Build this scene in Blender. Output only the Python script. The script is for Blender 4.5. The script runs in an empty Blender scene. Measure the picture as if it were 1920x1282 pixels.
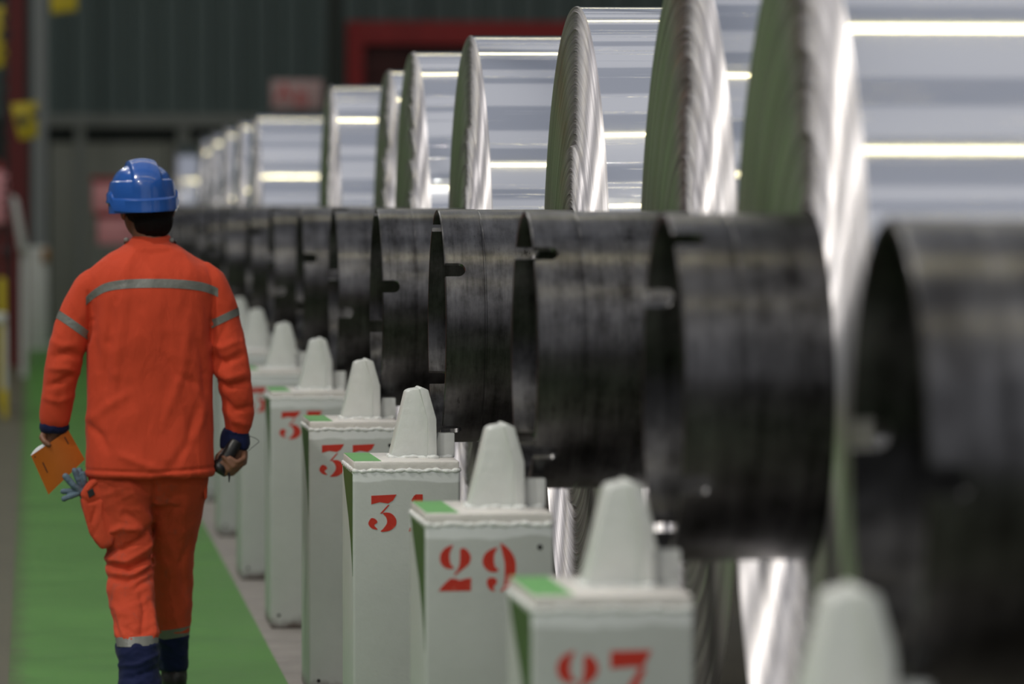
import bpy, bmesh, math, random
from math import sin, cos, pi, radians, sqrt, atan, atan2, tan
from mathutils import Vector, Matrix, noise
from mathutils.bvhtree import BVHTree

random.seed(7)
SC = bpy.context.scene
COL = SC.collection

# ------------------------------------------------------------------ camera
F = 9600.0                      # focal length in pixels of the 1920 px wide frame
CAMZ = 1.67
PITCH = atan(263.0 / F)
YAW = atan(898.0 * cos(PITCH) / F)
fwd = Vector((sin(YAW) * cos(PITCH), cos(YAW) * cos(PITCH), -sin(PITCH)))
rgt = Vector((cos(YAW), -sin(YAW), 0))
upv = rgt.cross(fwd)
cam_d = bpy.data.cameras.new('camera')
cam = bpy.data.objects.new('camera', cam_d)
COL.objects.link(cam)
cam.matrix_world = Matrix(((rgt.x, upv.x, -fwd.x, 0), (rgt.y, upv.y, -fwd.y, 0), (rgt.z, upv.z, -fwd.z, CAMZ), (0, 0, 0, 1)))
cam_d.lens = 180.0
cam_d.sensor_width = 36.0
cam_d.clip_end = 400
cam_d.dof.use_dof = True
cam_d.dof.focus_distance = 15.3
cam_d.dof.aperture_fstop = 2.9
SC.camera = cam

# ------------------------------------------------------------------ world, colour
SC.view_settings.view_transform = 'Standard'
SC.view_settings.look = 'None'
SC.view_settings.exposure = 0.0
SC.view_settings.gamma = 1.0
SC.view_settings.use_curve_mapping = False
SC.cycles.use_denoising = True
SC.cycles.max_bounces = 7
SC.cycles.sample_clamp_indirect = 6.0
W = bpy.data.worlds.new('daylight')
SC.world = W
W.use_nodes = True
W.node_tree.nodes['Background'].inputs[0].default_value = (0.93, 0.945, 1.0, 1)
W.node_tree.nodes['Background'].inputs[1].default_value = 0.53
LAMP_POWER = 14.0
HIGHBAY = 500.0      # watts of each high bay lamp


def P(px, py, Y):
    """world point on the plane y=Y seen at pixel (px,py) of the 1920x1282 frame"""
    d = fwd * F + rgt * (px - 960) + upv * (641 - py)
    t = Y / d.y
    return Vector((d.x * t, Y, CAMZ + d.z * t))


# ------------------------------------------------------------------ helpers
def tag(o, label=None, cat=None, group=None, kind=None):
    if label: o['label'] = label
    if cat: o['category'] = cat
    if group: o['group'] = group
    if kind: o['kind'] = kind
    return o


def empty(name, loc, rz=0.0):
    o = bpy.data.objects.new(name, None)
    o.empty_display_size = 0.1
    o.location = loc
    o.rotation_euler = (0, 0, rz)
    COL.objects.link(o)
    return o


def mk(name, verts, faces, mat, parent=None, smooth=False, angle=35):
    me = bpy.data.meshes.new(name)
    me.from_pydata([tuple(v) for v in verts], [], faces)
    return fin(name, me, mat, parent, smooth, angle)


def fin(name, me, mat, parent=None, smooth=False, angle=35):
    me.validate()
    if smooth:
        me.polygons.foreach_set('use_smooth', [True] * len(me.polygons))
        if angle: me.set_sharp_from_angle(angle=radians(angle))
    if mat: me.materials.append(mat)
    o = bpy.data.objects.new(name, me)
    COL.objects.link(o)
    if parent: o.parent = parent
    return o


def frombm(name, bm, mat, parent=None, smooth=False, angle=35):
    bmesh.ops.recalc_face_normals(bm, faces=bm.faces[:])
    me = bpy.data.meshes.new(name)
    bm.to_mesh(me)
    bm.free()
    return fin(name, me, mat, parent, smooth, angle)


def bm_box(bm, lo, hi, bev=0.0, seg=2):
    r = bmesh.ops.create_cube(bm, size=1.0)
    vs = r['verts']
    c = [(a + b) / 2 for a, b in zip(lo, hi)]
    s = [abs(b - a) for a, b in zip(lo, hi)]
    for v in vs:
        v.co = Vector((v.co.x * s[0] + c[0], v.co.y * s[1] + c[1], v.co.z * s[2] + c[2]))
    if bev > 0:
        es = list({e for v in vs for e in v.link_edges})
        bmesh.ops.bevel(bm, geom=es, offset=bev, segments=seg, affect='EDGES', profile=0.5)


def box(name, lo, hi, mat, parent=None, bev=0.0, seg=2):
    bm = bmesh.new()
    bm_box(bm, lo, hi, bev, seg)
    return frombm(name, bm, mat, parent, smooth=bev > 0, angle=50)


def prism_bm(bm, pts, a, b, axis='y', bev=0.0):
    """extrude 2D polygon; axis y: pts are (x,z)"""
    def m(p, t):
        if axis == 'y': return (p[0], t, p[1])
        if axis == 'x': return (t, p[0], p[1])
        return (p[0], p[1], t)
    va = [bm.verts.new(m(p, a)) for p in pts]
    vb = [bm.verts.new(m(p, b)) for p in pts]
    n = len(pts)
    fs = [bm.faces.new(va), bm.faces.new(vb[::-1])]
    for i in range(n):
        fs.append(bm.faces.new((va[i], vb[i], vb[(i + 1) % n], va[(i + 1) % n])))
    if bev > 0:
        es = list({e for f in fs for e in f.edges})
        bmesh.ops.bevel(bm, geom=es, offset=bev, segments=2, affect='EDGES', profile=0.5)


def prism(name, pts, a, b, mat, parent=None, axis='y', bev=0.0, smooth=False):
    bm = bmesh.new()
    prism_bm(bm, pts, a, b, axis, bev)
    return frombm(name, bm, mat, parent, smooth=smooth or bev > 0, angle=45)


def tube_mesh(pts, rad, seg=10, caps=True):
    """tube along pts (Vectors); rad float or list -> verts, faces"""
    n = len(pts)
    rr = rad if isinstance(rad, (list, tuple)) else [rad] * n
    vs, fs = [], []
    prev = None
    for i in range(n):
        t = (pts[min(i + 1, n - 1)] - pts[max(i - 1, 0)]).normalized()
        if prev is None:
            u = t.orthogonal().normalized()
        else:
            u = (prev - t * prev.dot(t)).normalized()
        prev = u
        w = t.cross(u)
        for k in range(seg):
            a = 2 * pi * k / seg
            vs.append(pts[i] + (u * cos(a) + w * sin(a)) * rr[i])
    for i in range(n - 1):
        for k in range(seg):
            a, b = i * seg + k, i * seg + (k + 1) % seg
            fs.append((a, b, b + seg, a + seg))
    if caps:
        fs.append(tuple(range(seg))[::-1])
        fs.append(tuple((n - 1) * seg + k for k in range(seg)))
    return vs, fs


def catmull(pts, n=6, closed=False):
    pts = [Vector(p) for p in pts]
    out = []
    m = len(pts)
    rng = m if closed else m - 1
    for i in range(rng):
        if closed:
            p0, p1, p2, p3 = pts[i - 1], pts[i], pts[(i + 1) % m], pts[(i + 2) % m]
        else:
            p0, p1, p2, p3 = pts[max(i - 1, 0)], pts[i], pts[i + 1], pts[min(i + 2, m - 1)]
        for k in range(n):
            t = k / n
            out.append(0.5 * ((2 * p1) + (p2 - p0) * t + (2 * p0 - 5 * p1 + 4 * p2 - p3) * t * t + (3 * p1 - p0 - 3 * p2 + p3) * t ** 3))
    if not closed: out.append(pts[-1])
    return out


# ------------------------------------------------------------------ materials
def nodes(name):
    m = bpy.data.materials.new(name)
    m.use_nodes = True
    nt = m.node_tree
    b = nt.nodes['Principled BSDF']
    return m, nt, b


def N(nt, typ, **kw):
    n = nt.nodes.new(typ)
    for k, v in kw.items():
        if k.startswith('i_'):
            key = k[2:]
            key = int(key) if key.isdigit() else key.replace('_', ' ')
            n.inputs[key].default_value = v
        else:
            setattr(n, k, v)
    return n


def L(nt, a, b): nt.links.new(a, b)


def simple(name, col, rough=0.5, metal=0.0, coat=0.0, var=0.0, scale=8.0, bump=0.0, bscale=60.0, spec=0.5):
    m, nt, b = nodes(name)
    b.inputs['Base Color'].default_value = (*col, 1)
    b.inputs['Roughness'].default_value = rough
    b.inputs['Metallic'].default_value = metal
    b.inputs['Coat Weight'].default_value = coat
    b.inputs['Specular IOR Level'].default_value = spec
    tc = N(nt, 'ShaderNodeTexCoord')
    if var > 0:
        nz = N(nt, 'ShaderNodeTexNoise', i_Scale=scale, i_Detail=6.0, i_Roughness=0.65)
        L(nt, tc.outputs['Object'], nz.inputs['Vector'])
        mx = N(nt, 'ShaderNodeMix', data_type='RGBA')
        mx.inputs[6].default_value = (*[c * (1 - var) for c in col], 1)
        mx.inputs[7].default_value = (*[min(1, c * (1 + var)) for c in col], 1)
        L(nt, nz.outputs['Fac'], mx.inputs[0])
        L(nt, mx.outputs[2], b.inputs['Base Color'])
    if bump > 0:
        nz2 = N(nt, 'ShaderNodeTexNoise', i_Scale=bscale, i_Detail=4.0)
        L(nt, tc.outputs['Object'], nz2.inputs['Vector'])
        bp = N(nt, 'ShaderNodeBump', i_Strength=bump, i_Distance=0.01)
        L(nt, nz2.outputs['Fac'], bp.inputs['Height'])
        L(nt, bp.outputs[0], b.inputs['Normal'])
    return m


def emis(name, col, st):
    m = bpy.data.materials.new(name)
    m.use_nodes = True
    nt = m.node_tree
    nt.nodes.clear()
    e = N(nt, 'ShaderNodeEmission', i_Strength=st)
    e.inputs[0].default_value = (*col, 1)
    o = N(nt, 'ShaderNodeOutputMaterial')
    L(nt, e.outputs[0], o.inputs[0])
    return m


def coil_side_mat():
    """wound edge of the strip: circular lines, anisotropic"""
    m, nt, b = nodes('wound_edge')
    b.inputs['Metallic'].default_value = 0.97
    b.inputs['Roughness'].default_value = 0.45
    b.inputs['Anisotropic'].default_value = 0.85
    b.inputs['Anisotropic Rotation'].default_value = 0.25
    tg = N(nt, 'ShaderNodeTangent', direction_type='RADIAL', axis='X')
    L(nt, tg.outputs[0], b.inputs['Tangent'])
    tc = N(nt, 'ShaderNodeTexCoord')
    sp = N(nt, 'ShaderNodeSeparateXYZ')
    L(nt, tc.outputs['Object'], sp.inputs[0])
    yy = N(nt, 'ShaderNodeMath', operation='MULTIPLY'); L(nt, sp.outputs[1], yy.inputs[0]); L(nt, sp.outputs[1], yy.inputs[1])
    zz = N(nt, 'ShaderNodeMath', operation='MULTIPLY'); L(nt, sp.outputs[2], zz.inputs[0]); L(nt, sp.outputs[2], zz.inputs[1])
    ad = N(nt, 'ShaderNodeMath', operation='ADD'); L(nt, yy.outputs[0], ad.inputs[0]); L(nt, zz.outputs[0], ad.inputs[1])
    r = N(nt, 'ShaderNodeMath', operation='SQRT'); L(nt, ad.outputs[0], r.inputs[0])
    cb = N(nt, 'ShaderNodeCombineXYZ'); L(nt, r.outputs[0], cb.inputs[0])
    nz = N(nt, 'ShaderNodeTexNoise', i_Scale=140.0, i_Detail=5.0, i_Roughness=0.75); L(nt, cb.outputs[0], nz.inputs['Vector'])
    bp = N(nt, 'ShaderNodeBump', i_Strength=0.2, i_Distance=0.002)
    L(nt, nz.outputs['Fac'], bp.inputs['Height'])
    L(nt, bp.outputs[0], b.inputs['Normal'])
    cr = N(nt, 'ShaderNodeValToRGB')
    cr.color_ramp.elements[0].position = 0.3; cr.color_ramp.elements[0].color = (0.24, 0.22, 0.225, 1)
    cr.color_ramp.elements[1].position = 0.65; cr.color_ramp.elements[1].color = (0.86, 0.83, 0.86, 1)
    nz2 = N(nt, 'ShaderNodeTexNoise', i_Scale=60.0, i_Detail=6.0, i_Roughness=0.8); L(nt, cb.outputs[0], nz2.inputs['Vector'])
    L(nt, nz2.outputs['Fac'], cr.inputs[0]); L(nt, cr.outputs[0], b.inputs['Base Color'])
    return m


def coil_wrap_mat():
    m, nt, b = nodes('rolled_aluminium')
    b.inputs['Metallic'].default_value = 1.0
    b.inputs['Base Color'].default_value = (0.88, 0.885, 0.92, 1)
    b.inputs['Roughness'].default_value = 0.10
    b.inputs['Anisotropic'].default_value = 0.9
    b.inputs['Anisotropic Rotation'].default_value = 0.25
    tg = N(nt, 'ShaderNodeTangent', direction_type='RADIAL', axis='X')
    L(nt, tg.outputs[0], b.inputs['Tangent'])
    tc = N(nt, 'ShaderNodeTexCoord')
    sp = N(nt, 'ShaderNodeSeparateXYZ')
    L(nt, tc.outputs['Object'], sp.inputs[0])
    at = N(nt, 'ShaderNodeMath', operation='ARCTAN2'); L(nt, sp.outputs[2], at.inputs[0]); L(nt, sp.outputs[1], at.inputs[1])
    mp = N(nt, 'ShaderNodeMath', operation='MULTIPLY'); mp.inputs[1].default_value = 1.0; L(nt, at.outputs[0], mp.inputs[0])
    cb = N(nt, 'ShaderNodeCombineXYZ'); L(nt, mp.outputs[0], cb.inputs[0])
    xs = N(nt, 'ShaderNodeMath', operation='MULTIPLY'); xs.inputs[1].default_value = 0.006; L(nt, sp.outputs[0], xs.inputs[0])
    L(nt, xs.outputs[0], cb.inputs[1])
    oi = N(nt, 'ShaderNodeObjectInfo')
    rz = N(nt, 'ShaderNodeMath', operation='MULTIPLY'); rz.inputs[1].default_value = 40.0; L(nt, oi.outputs['Random'], rz.inputs[0]); L(nt, rz.outputs[0], cb.inputs[2])
    nz = N(nt, 'ShaderNodeTexNoise', i_Scale=9.0, i_Detail=3.0, i_Roughness=0.6); L(nt, cb.outputs[0], nz.inputs['Vector'])
    bp = N(nt, 'ShaderNodeBump', i_Strength=0.14, i_Distance=0.004)
    L(nt, nz.outputs['Fac'], bp.inputs['Height'])
    # fine lines where layers end or the sheet is lightly kinked
    n2 = N(nt, 'ShaderNodeTexNoise', i_Scale=70.0, i_Detail=4.0, i_Roughness=0.7); L(nt, cb.outputs[0], n2.inputs['Vector'])
    cr = N(nt, 'ShaderNodeMapRange'); cr.inputs['From Min'].default_value = 0.60; cr.inputs['From Max'].default_value = 0.75; L(nt, n2.outputs['Fac'], cr.inputs[0])
    b2 = N(nt, 'ShaderNodeBump', i_Strength=0.25, i_Distance=0.0035)
    L(nt, cr.outputs[0], b2.inputs['Height']); L(nt, bp.outputs[0], b2.inputs['Normal'])
    L(nt, b2.outputs[0], b.inputs['Normal'])
    return m


def steel_mat():
    m, nt, b = nodes('dark_core_steel')
    b.inputs['Metallic'].default_value = 1.0
    b.inputs['Anisotropic'].default_value = 0.7
    b.inputs['Anisotropic Rotation'].default_value = 0.25
    tg = N(nt, 'ShaderNodeTangent', direction_type='RADIAL', axis='X')
    L(nt, tg.outputs[0], b.inputs['Tangent'])
    tc = N(nt, 'ShaderNodeTexCoord')
    sp = N(nt, 'ShaderNodeSeparateXYZ'); L(nt, tc.outputs['Object'], sp.inputs[0])
    mp = N(nt, 'ShaderNodeMapping'); mp.inputs['Scale'].default_value = (7, 1.0, 1.0); L(nt, tc.outputs['Object'], mp.inputs[0])
    n1 = N(nt, 'ShaderNodeTexNoise', i_Scale=3.5, i_Detail=8.0, i_Roughness=0.7); L(nt, mp.outputs[0], n1.inputs['Vector'])
    n2 = N(nt, 'ShaderNodeTexNoise', i_Scale=11.0, i_Detail=8.0, i_Roughness=0.65); L(nt, tc.outputs['Object'], n2.inputs['Vector'])
    cr = N(nt, 'ShaderNodeValToRGB')
    cr.color_ramp.elements[0].position = 0.36; cr.color_ramp.elements[0].color = (0.036, 0.034, 0.034, 1)
    cr.color_ramp.elements[1].position = 0.66; cr.color_ramp.elements[1].color = (0.20, 0.196, 0.202, 1)
    mx = N(nt, 'ShaderNodeMath', operation='MULTIPLY_ADD'); mx.inputs[1].default_value = 0.55
    h = N(nt, 'ShaderNodeMath', operation='MULTIPLY'); h.inputs[1].default_value = 0.45
    L(nt, n2.outputs['Fac'], h.inputs[0]); L(nt, n1.outputs['Fac'], mx.inputs[0]); L(nt, h.outputs[0], mx.inputs[2])
    L(nt, mx.outputs[0], cr.inputs[0])
    # dark oily drips
    vr = N(nt, 'ShaderNodeTexNoise', i_Scale=9.0, i_Detail=10.0, i_Roughness=0.8)
    mp2 = N(nt, 'ShaderNodeMapping'); mp2.inputs['Scale'].default_value = (2.2, 0.7, 0.7); L(nt, tc.outputs['Object'], mp2.inputs[0]); L(nt, mp2.outputs[0], vr.inputs['Vector'])
    c2 = N(nt, 'ShaderNodeValToRGB')
    c2.color_ramp.elements[0].position = 0.60; c2.color_ramp.elements[0].color = (1, 1, 1, 1)
    c2.color_ramp.elements[1].position = 0.66; c2.color_ramp.elements[1].color = (0.25, 0.24, 0.22, 1)
    L(nt, vr.outputs['Fac'], c2.inputs[0])
    mm = N(nt, 'ShaderNodeMix', data_type='RGBA', blend_type='MULTIPLY'); mm.inputs[0].default_value = 1.0
    L(nt, cr.outputs[0], mm.inputs[6]); L(nt, c2.outputs[0], mm.inputs[7])
    L(nt, mm.outputs[2], b.inputs['Base Color'])
    rr = N(nt, 'ShaderNodeMapRange'); rr.inputs['To Min'].default_value = 0.22; rr.inputs['To Max'].default_value = 0.44
    L(nt, n2.outputs['Fac'], rr.inputs[0]); L(nt, rr.outputs[0], b.inputs['Roughness'])
    bp = N(nt, 'ShaderNodeBump', i_Strength=0.04, i_Distance=0.003); L(nt, n1.outputs['Fac'], bp.inputs['Height']); L(nt, bp.outputs[0], b.inputs['Normal'])
    return m


def post_mat(seed=0.0):
    m, nt, b = nodes('grey_post_paint')
    b.inputs['Roughness'].default_value = 0.42
    tc = N(nt, 'ShaderNodeTexCoord')
    oi = N(nt, 'ShaderNodeObjectInfo')
    sh = N(nt, 'ShaderNodeVectorMath', operation='ADD')
    sc = N(nt, 'ShaderNodeVectorMath', operation='SCALE'); sc.inputs['Scale'].default_value = 9.0
    cx = N(nt, 'ShaderNodeCombineXYZ'); L(nt, oi.outputs['Random'], cx.inputs[0]); L(nt, oi.outputs['Random'], cx.inputs[1]); L(nt, cx.outputs[0], sc.inputs[0])
    L(nt, tc.outputs['Object'], sh.inputs[0]); L(nt, sc.outputs[0], sh.inputs[1])
    sp = N(nt, 'ShaderNodeSeparateXYZ'); L(nt, tc.outputs['Object'], sp.inputs[0])
    n1 = N(nt, 'ShaderNodeTexNoise', i_Scale=5.0, i_Detail=9.0, i_Roughness=0.7); L(nt, sh.outputs[0], n1.inputs['Vector'])
    base = N(nt, 'ShaderNodeMix', data_type='RGBA')
    base.inputs[6].default_value = (0.42, 0.445, 0.425, 1); base.inputs[7].default_value = (0.57, 0.60, 0.58, 1)
    L(nt, n1.outputs['Fac'], base.inputs[0])
    # whiter repainted collar under the cap, wavy border
    n2 = N(nt, 'ShaderNodeTexNoise', i_Scale=7.0, i_Detail=3.0); L(nt, sh.outputs[0], n2.inputs['Vector'])
    ma = N(nt, 'ShaderNodeMath', operation='MULTIPLY_ADD'); ma.inputs[1].default_value = 0.05; L(nt, n2.outputs['Fac'], ma.inputs[0]); L(nt, sp.outputs[2], ma.inputs[2])
    st = N(nt, 'ShaderNodeMapRange'); st.inputs['From Min'].default_value = 0.893; st.inputs['From Max'].default_value = 0.898; L(nt, ma.outputs[0], st.inputs[0])
    m2 = N(nt, 'ShaderNodeMix', data_type='RGBA'); m2.inputs[7].default_value = (0.70, 0.73, 0.73, 1)
    L(nt, st.outputs[0], m2.inputs[0]); L(nt, base.outputs[2], m2.inputs[6])
    # scuffs, reddish and dark
    mp = N(nt, 'ShaderNodeMapping'); mp.inputs['Scale'].default_value = (4, 4, 9); L(nt, sh.outputs[0], mp.inputs[0])
    n3 = N(nt, 'ShaderNodeTexNoise', i_Scale=2.0, i_Detail=12.0, i_Roughness=0.8); L(nt, mp.outputs[0], n3.inputs['Vector'])
    c3 = N(nt, 'ShaderNodeMapRange'); c3.inputs['From Min'].default_value = 0.64; c3.inputs['From Max'].default_value = 0.72; c3.inputs['To Max'].default_value = 0.55; L(nt, n3.outputs['Fac'], c3.inputs[0])
    m3 = N(nt, 'ShaderNodeMix', data_type='RGBA'); m3.inputs[7].default_value = (0.16, 0.12, 0.10, 1)
    L(nt, c3.outputs[0], m3.inputs[0]); L(nt, m2.outputs[2], m3.inputs[6])
    # rust and dirt close to the floor
    n4 = N(nt, 'ShaderNodeTexNoise', i_Scale=14.0, i_Detail=8.0, i_Roughness=0.7); L(nt, sh.outputs[0], n4.inputs['Vector'])
    mb = N(nt, 'ShaderNodeMath', operation='MULTIPLY_ADD'); mb.inputs[1].default_value = 0.10; L(nt, n4.outputs['Fac'], mb.inputs[0]); L(nt, sp.outputs[2], mb.inputs[2])
    s4 = N(nt, 'ShaderNodeMapRange'); s4.inputs['From Min'].default_value = 0.10; s4.inputs['From Max'].default_value = 0.055; L(nt, mb.outputs[0], s4.inputs[0])
    m4 = N(nt, 'ShaderNodeMix', data_type='RGBA'); m4.inputs[7].default_value = (0.10, 0.075, 0.065, 1)
    L(nt, s4.outputs[0], m4.inputs[0]); L(nt, m3.outputs[2], m4.inputs[6])
    L(nt, m4.outputs[2], b.inputs['Base Color'])
    n5 = N(nt, 'ShaderNodeTexNoise', i_Scale=90.0, i_Detail=4.0); L(nt, sh.outputs[0], n5.inputs['Vector'])
    bp = N(nt, 'ShaderNodeBump', i_Strength=0.15, i_Distance=0.004); L(nt, n5.outputs['Fac'], bp.inputs['Height']); L(nt, bp.outputs[0], b.inputs['Normal'])
    return m


def red_mat():
    m, nt, b = nodes('red_stencil_paint')
    b.inputs['Roughness'].default_value = 0.5
    tc = N(nt, 'ShaderNodeTexCoord')
    n1 = N(nt, 'ShaderNodeTexNoise', i_Scale=45.0, i_Detail=8.0, i_Roughness=0.75); L(nt, tc.outputs['Object'], n1.inputs['Vector'])
    cr = N(nt, 'ShaderNodeValToRGB')
    cr.color_ramp.elements[0].position = 0.35; cr.color_ramp.elements[0].color = (0.55, 0.025, 0.012, 1)
    cr.color_ramp.elements[1].position = 0.72; cr.color_ramp.elements[1].color = (0.62, 0.22, 0.17, 1)
    e = cr.color_ramp.elements.new(0.6); e.color = (0.60, 0.04, 0.02, 1)
    L(nt, n1.outputs['Fac'], cr.inputs[0]); L(nt, cr.outputs[0], b.inputs['Base Color'])
    return m


def cloth(name, col, dirt=0.0, var=0.12):
    m, nt, b = nodes(name)
    b.inputs['Roughness'].default_value = 0.85
    b.inputs['Specular IOR Level'].default_value = 0.25
    b.inputs['Sheen Weight'].default_value = 0.06
    tc = N(nt, 'ShaderNodeTexCoord')
    n1 = N(nt, 'ShaderNodeTexNoise', i_Scale=14.0, i_Detail=6.0, i_Roughness=0.6); L(nt, tc.outputs['Object'], n1.inputs['Vector'])
    mx = N(nt, 'ShaderNodeMix', data_type='RGBA')
    mx.inputs[6].default_value = (*[c * (1 - var) for c in col], 1); mx.inputs[7].default_value = (*[min(1, c * (1 + var)) for c in col], 1)
    L(nt, n1.outputs['Fac'], mx.inputs[0])
    out = mx.outputs[2]
    if dirt > 0:
        mp = N(nt, 'ShaderNodeMapping'); mp.inputs['Scale'].default_value = (9, 9, 3); L(nt, tc.outputs['Object'], mp.inputs[0])
        n2 = N(nt, 'ShaderNodeTexNoise', i_Scale=1.6, i_Detail=9.0, i_Roughness=0.75); L(nt, mp.outputs[0], n2.inputs['Vector'])
        r = N(nt, 'ShaderNodeMapRange'); r.inputs['From Min'].default_value = 0.55; r.inputs['From Max'].default_value = 0.72; r.inputs['To Max'].default_value = dirt
        L(nt, n2.outputs['Fac'], r.inputs[0])
        m2 = N(nt, 'ShaderNodeMix', data_type='RGBA'); m2.inputs[7].default_value = (0.16, 0.10, 0.09, 1)
        L(nt, r.outputs[0], m2.inputs[0]); L(nt, out, m2.inputs[6]); out = m2.outputs[2]
    L(nt, out, b.inputs['Base Color'])
    n3 = N(nt, 'ShaderNodeTexNoise', i_Scale=330.0, i_Detail=2.0); L(nt, tc.outputs['Object'], n3.inputs['Vector'])
    bp = N(nt, 'ShaderNodeBump', i_Strength=0.25, i_Distance=0.002); L(nt, n3.outputs['Fac'], bp.inputs['Height'])
    mw = N(nt, 'ShaderNodeMapping'); mw.inputs['Scale'].default_value = (1, 1, .45); mw.inputs['Rotation'].default_value = (0, .25, 0); L(nt, tc.outputs['Object'], mw.inputs[0])
    n4 = N(nt, 'ShaderNodeTexNoise', i_Scale=20.0, i_Detail=3.0, i_Distortion=1.2); L(nt, mw.outputs[0], n4.inputs['Vector'])
    b4 = N(nt, 'ShaderNodeBump', i_Strength=0.24, i_Distance=0.016); L(nt, n4.outputs['Fac'], b4.inputs['Height']); L(nt, bp.outputs[0], b4.inputs['Normal'])
    L(nt, b4.outputs[0], b.inputs['Normal'])
    return m


def floor_green():
    m, nt, b = nodes('green_walkway_paint')
    tc = N(nt, 'ShaderNodeTexCoord')
    n1 = N(nt, 'ShaderNodeTexNoise', i_Scale=1.3, i_Detail=9.0, i_Roughness=0.65); L(nt, tc.outputs['Object'], n1.inputs['Vector'])
    mx = N(nt, 'ShaderNodeMix', data_type='RGBA')
    mx.inputs[6].default_value = (0.050, 0.175, 0.024, 1); mx.inputs[7].default_value = (0.105, 0.315, 0.048, 1)
    L(nt, n1.outputs['Fac'], mx.inputs[0])
    mp = N(nt, 'ShaderNodeMapping'); mp.inputs['Scale'].default_value = (1.0, 1.7, 1); L(nt, tc.outputs['Object'], mp.inputs[0])
    n2 = N(nt, 'ShaderNodeTexNoise', i_Scale=2.2, i_Detail=11.0, i_Roughness=0.8); L(nt, mp.outputs[0], n2.inputs['Vector'])
    r = N(nt, 'ShaderNodeMapRange'); r.inputs['From Min'].default_value = 0.60; r.inputs['From Max'].default_value = 0.75; r.inputs['To Max'].default_value = 0.5; L(nt, n2.outputs['Fac'], r.inputs[0])
    m2 = N(nt, 'ShaderNodeMix', data_type='RGBA'); m2.inputs[7].default_value = (0.34, 0.46, 0.30, 1)  # pale streaks: floor reflections painted into the colour
    L(nt, r.outputs[0], m2.inputs[0]); L(nt, mx.outputs[2], m2.inputs[6])
    # left border fades unevenly to dark olive
    sp = N(nt, 'ShaderNodeSeparateXYZ'); L(nt, tc.outputs['Object'], sp.inputs[0])
    n3 = N(nt, 'ShaderNodeTexNoise', i_Scale=6.0, i_Detail=8.0, i_Roughness=0.7); L(nt, tc.outputs['Object'], n3.inputs['Vector'])
    ma = N(nt, 'ShaderNodeMath', operation='MULTIPLY_ADD'); ma.inputs[1].default_value = -0.16; L(nt, n3.outputs['Fac'], ma.inputs[0]); L(nt, sp.outputs[0], ma.inputs[2])
    s = N(nt, 'ShaderNodeMapRange'); s.inputs['From Min'].default_value = 0.0; s.inputs['From Max'].default_value = -0.12; L(nt, ma.outputs[0], s.inputs[0])
    m3 = N(nt, 'ShaderNodeMix', data_type='RGBA'); m3.inputs[7].default_value = (0.07, 0.075, 0.035, 1)
    L(nt, s.outputs[0], m3.inputs[0]); L(nt, m2.outputs[2], m3.inputs[6])
    L(nt, m3.outputs[2], b.inputs['Base Color'])
    rr = N(nt, 'ShaderNodeMapRange'); rr.inputs['To Min'].default_value = 0.30; rr.inputs['To Max'].default_value = 0.55
    L(nt, n1.outputs['Fac'], rr.inputs[0]); L(nt, rr.outputs[0], b.inputs['Roughness'])
    b.inputs['Specular IOR Level'].default_value = 0.3
    return m


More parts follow.
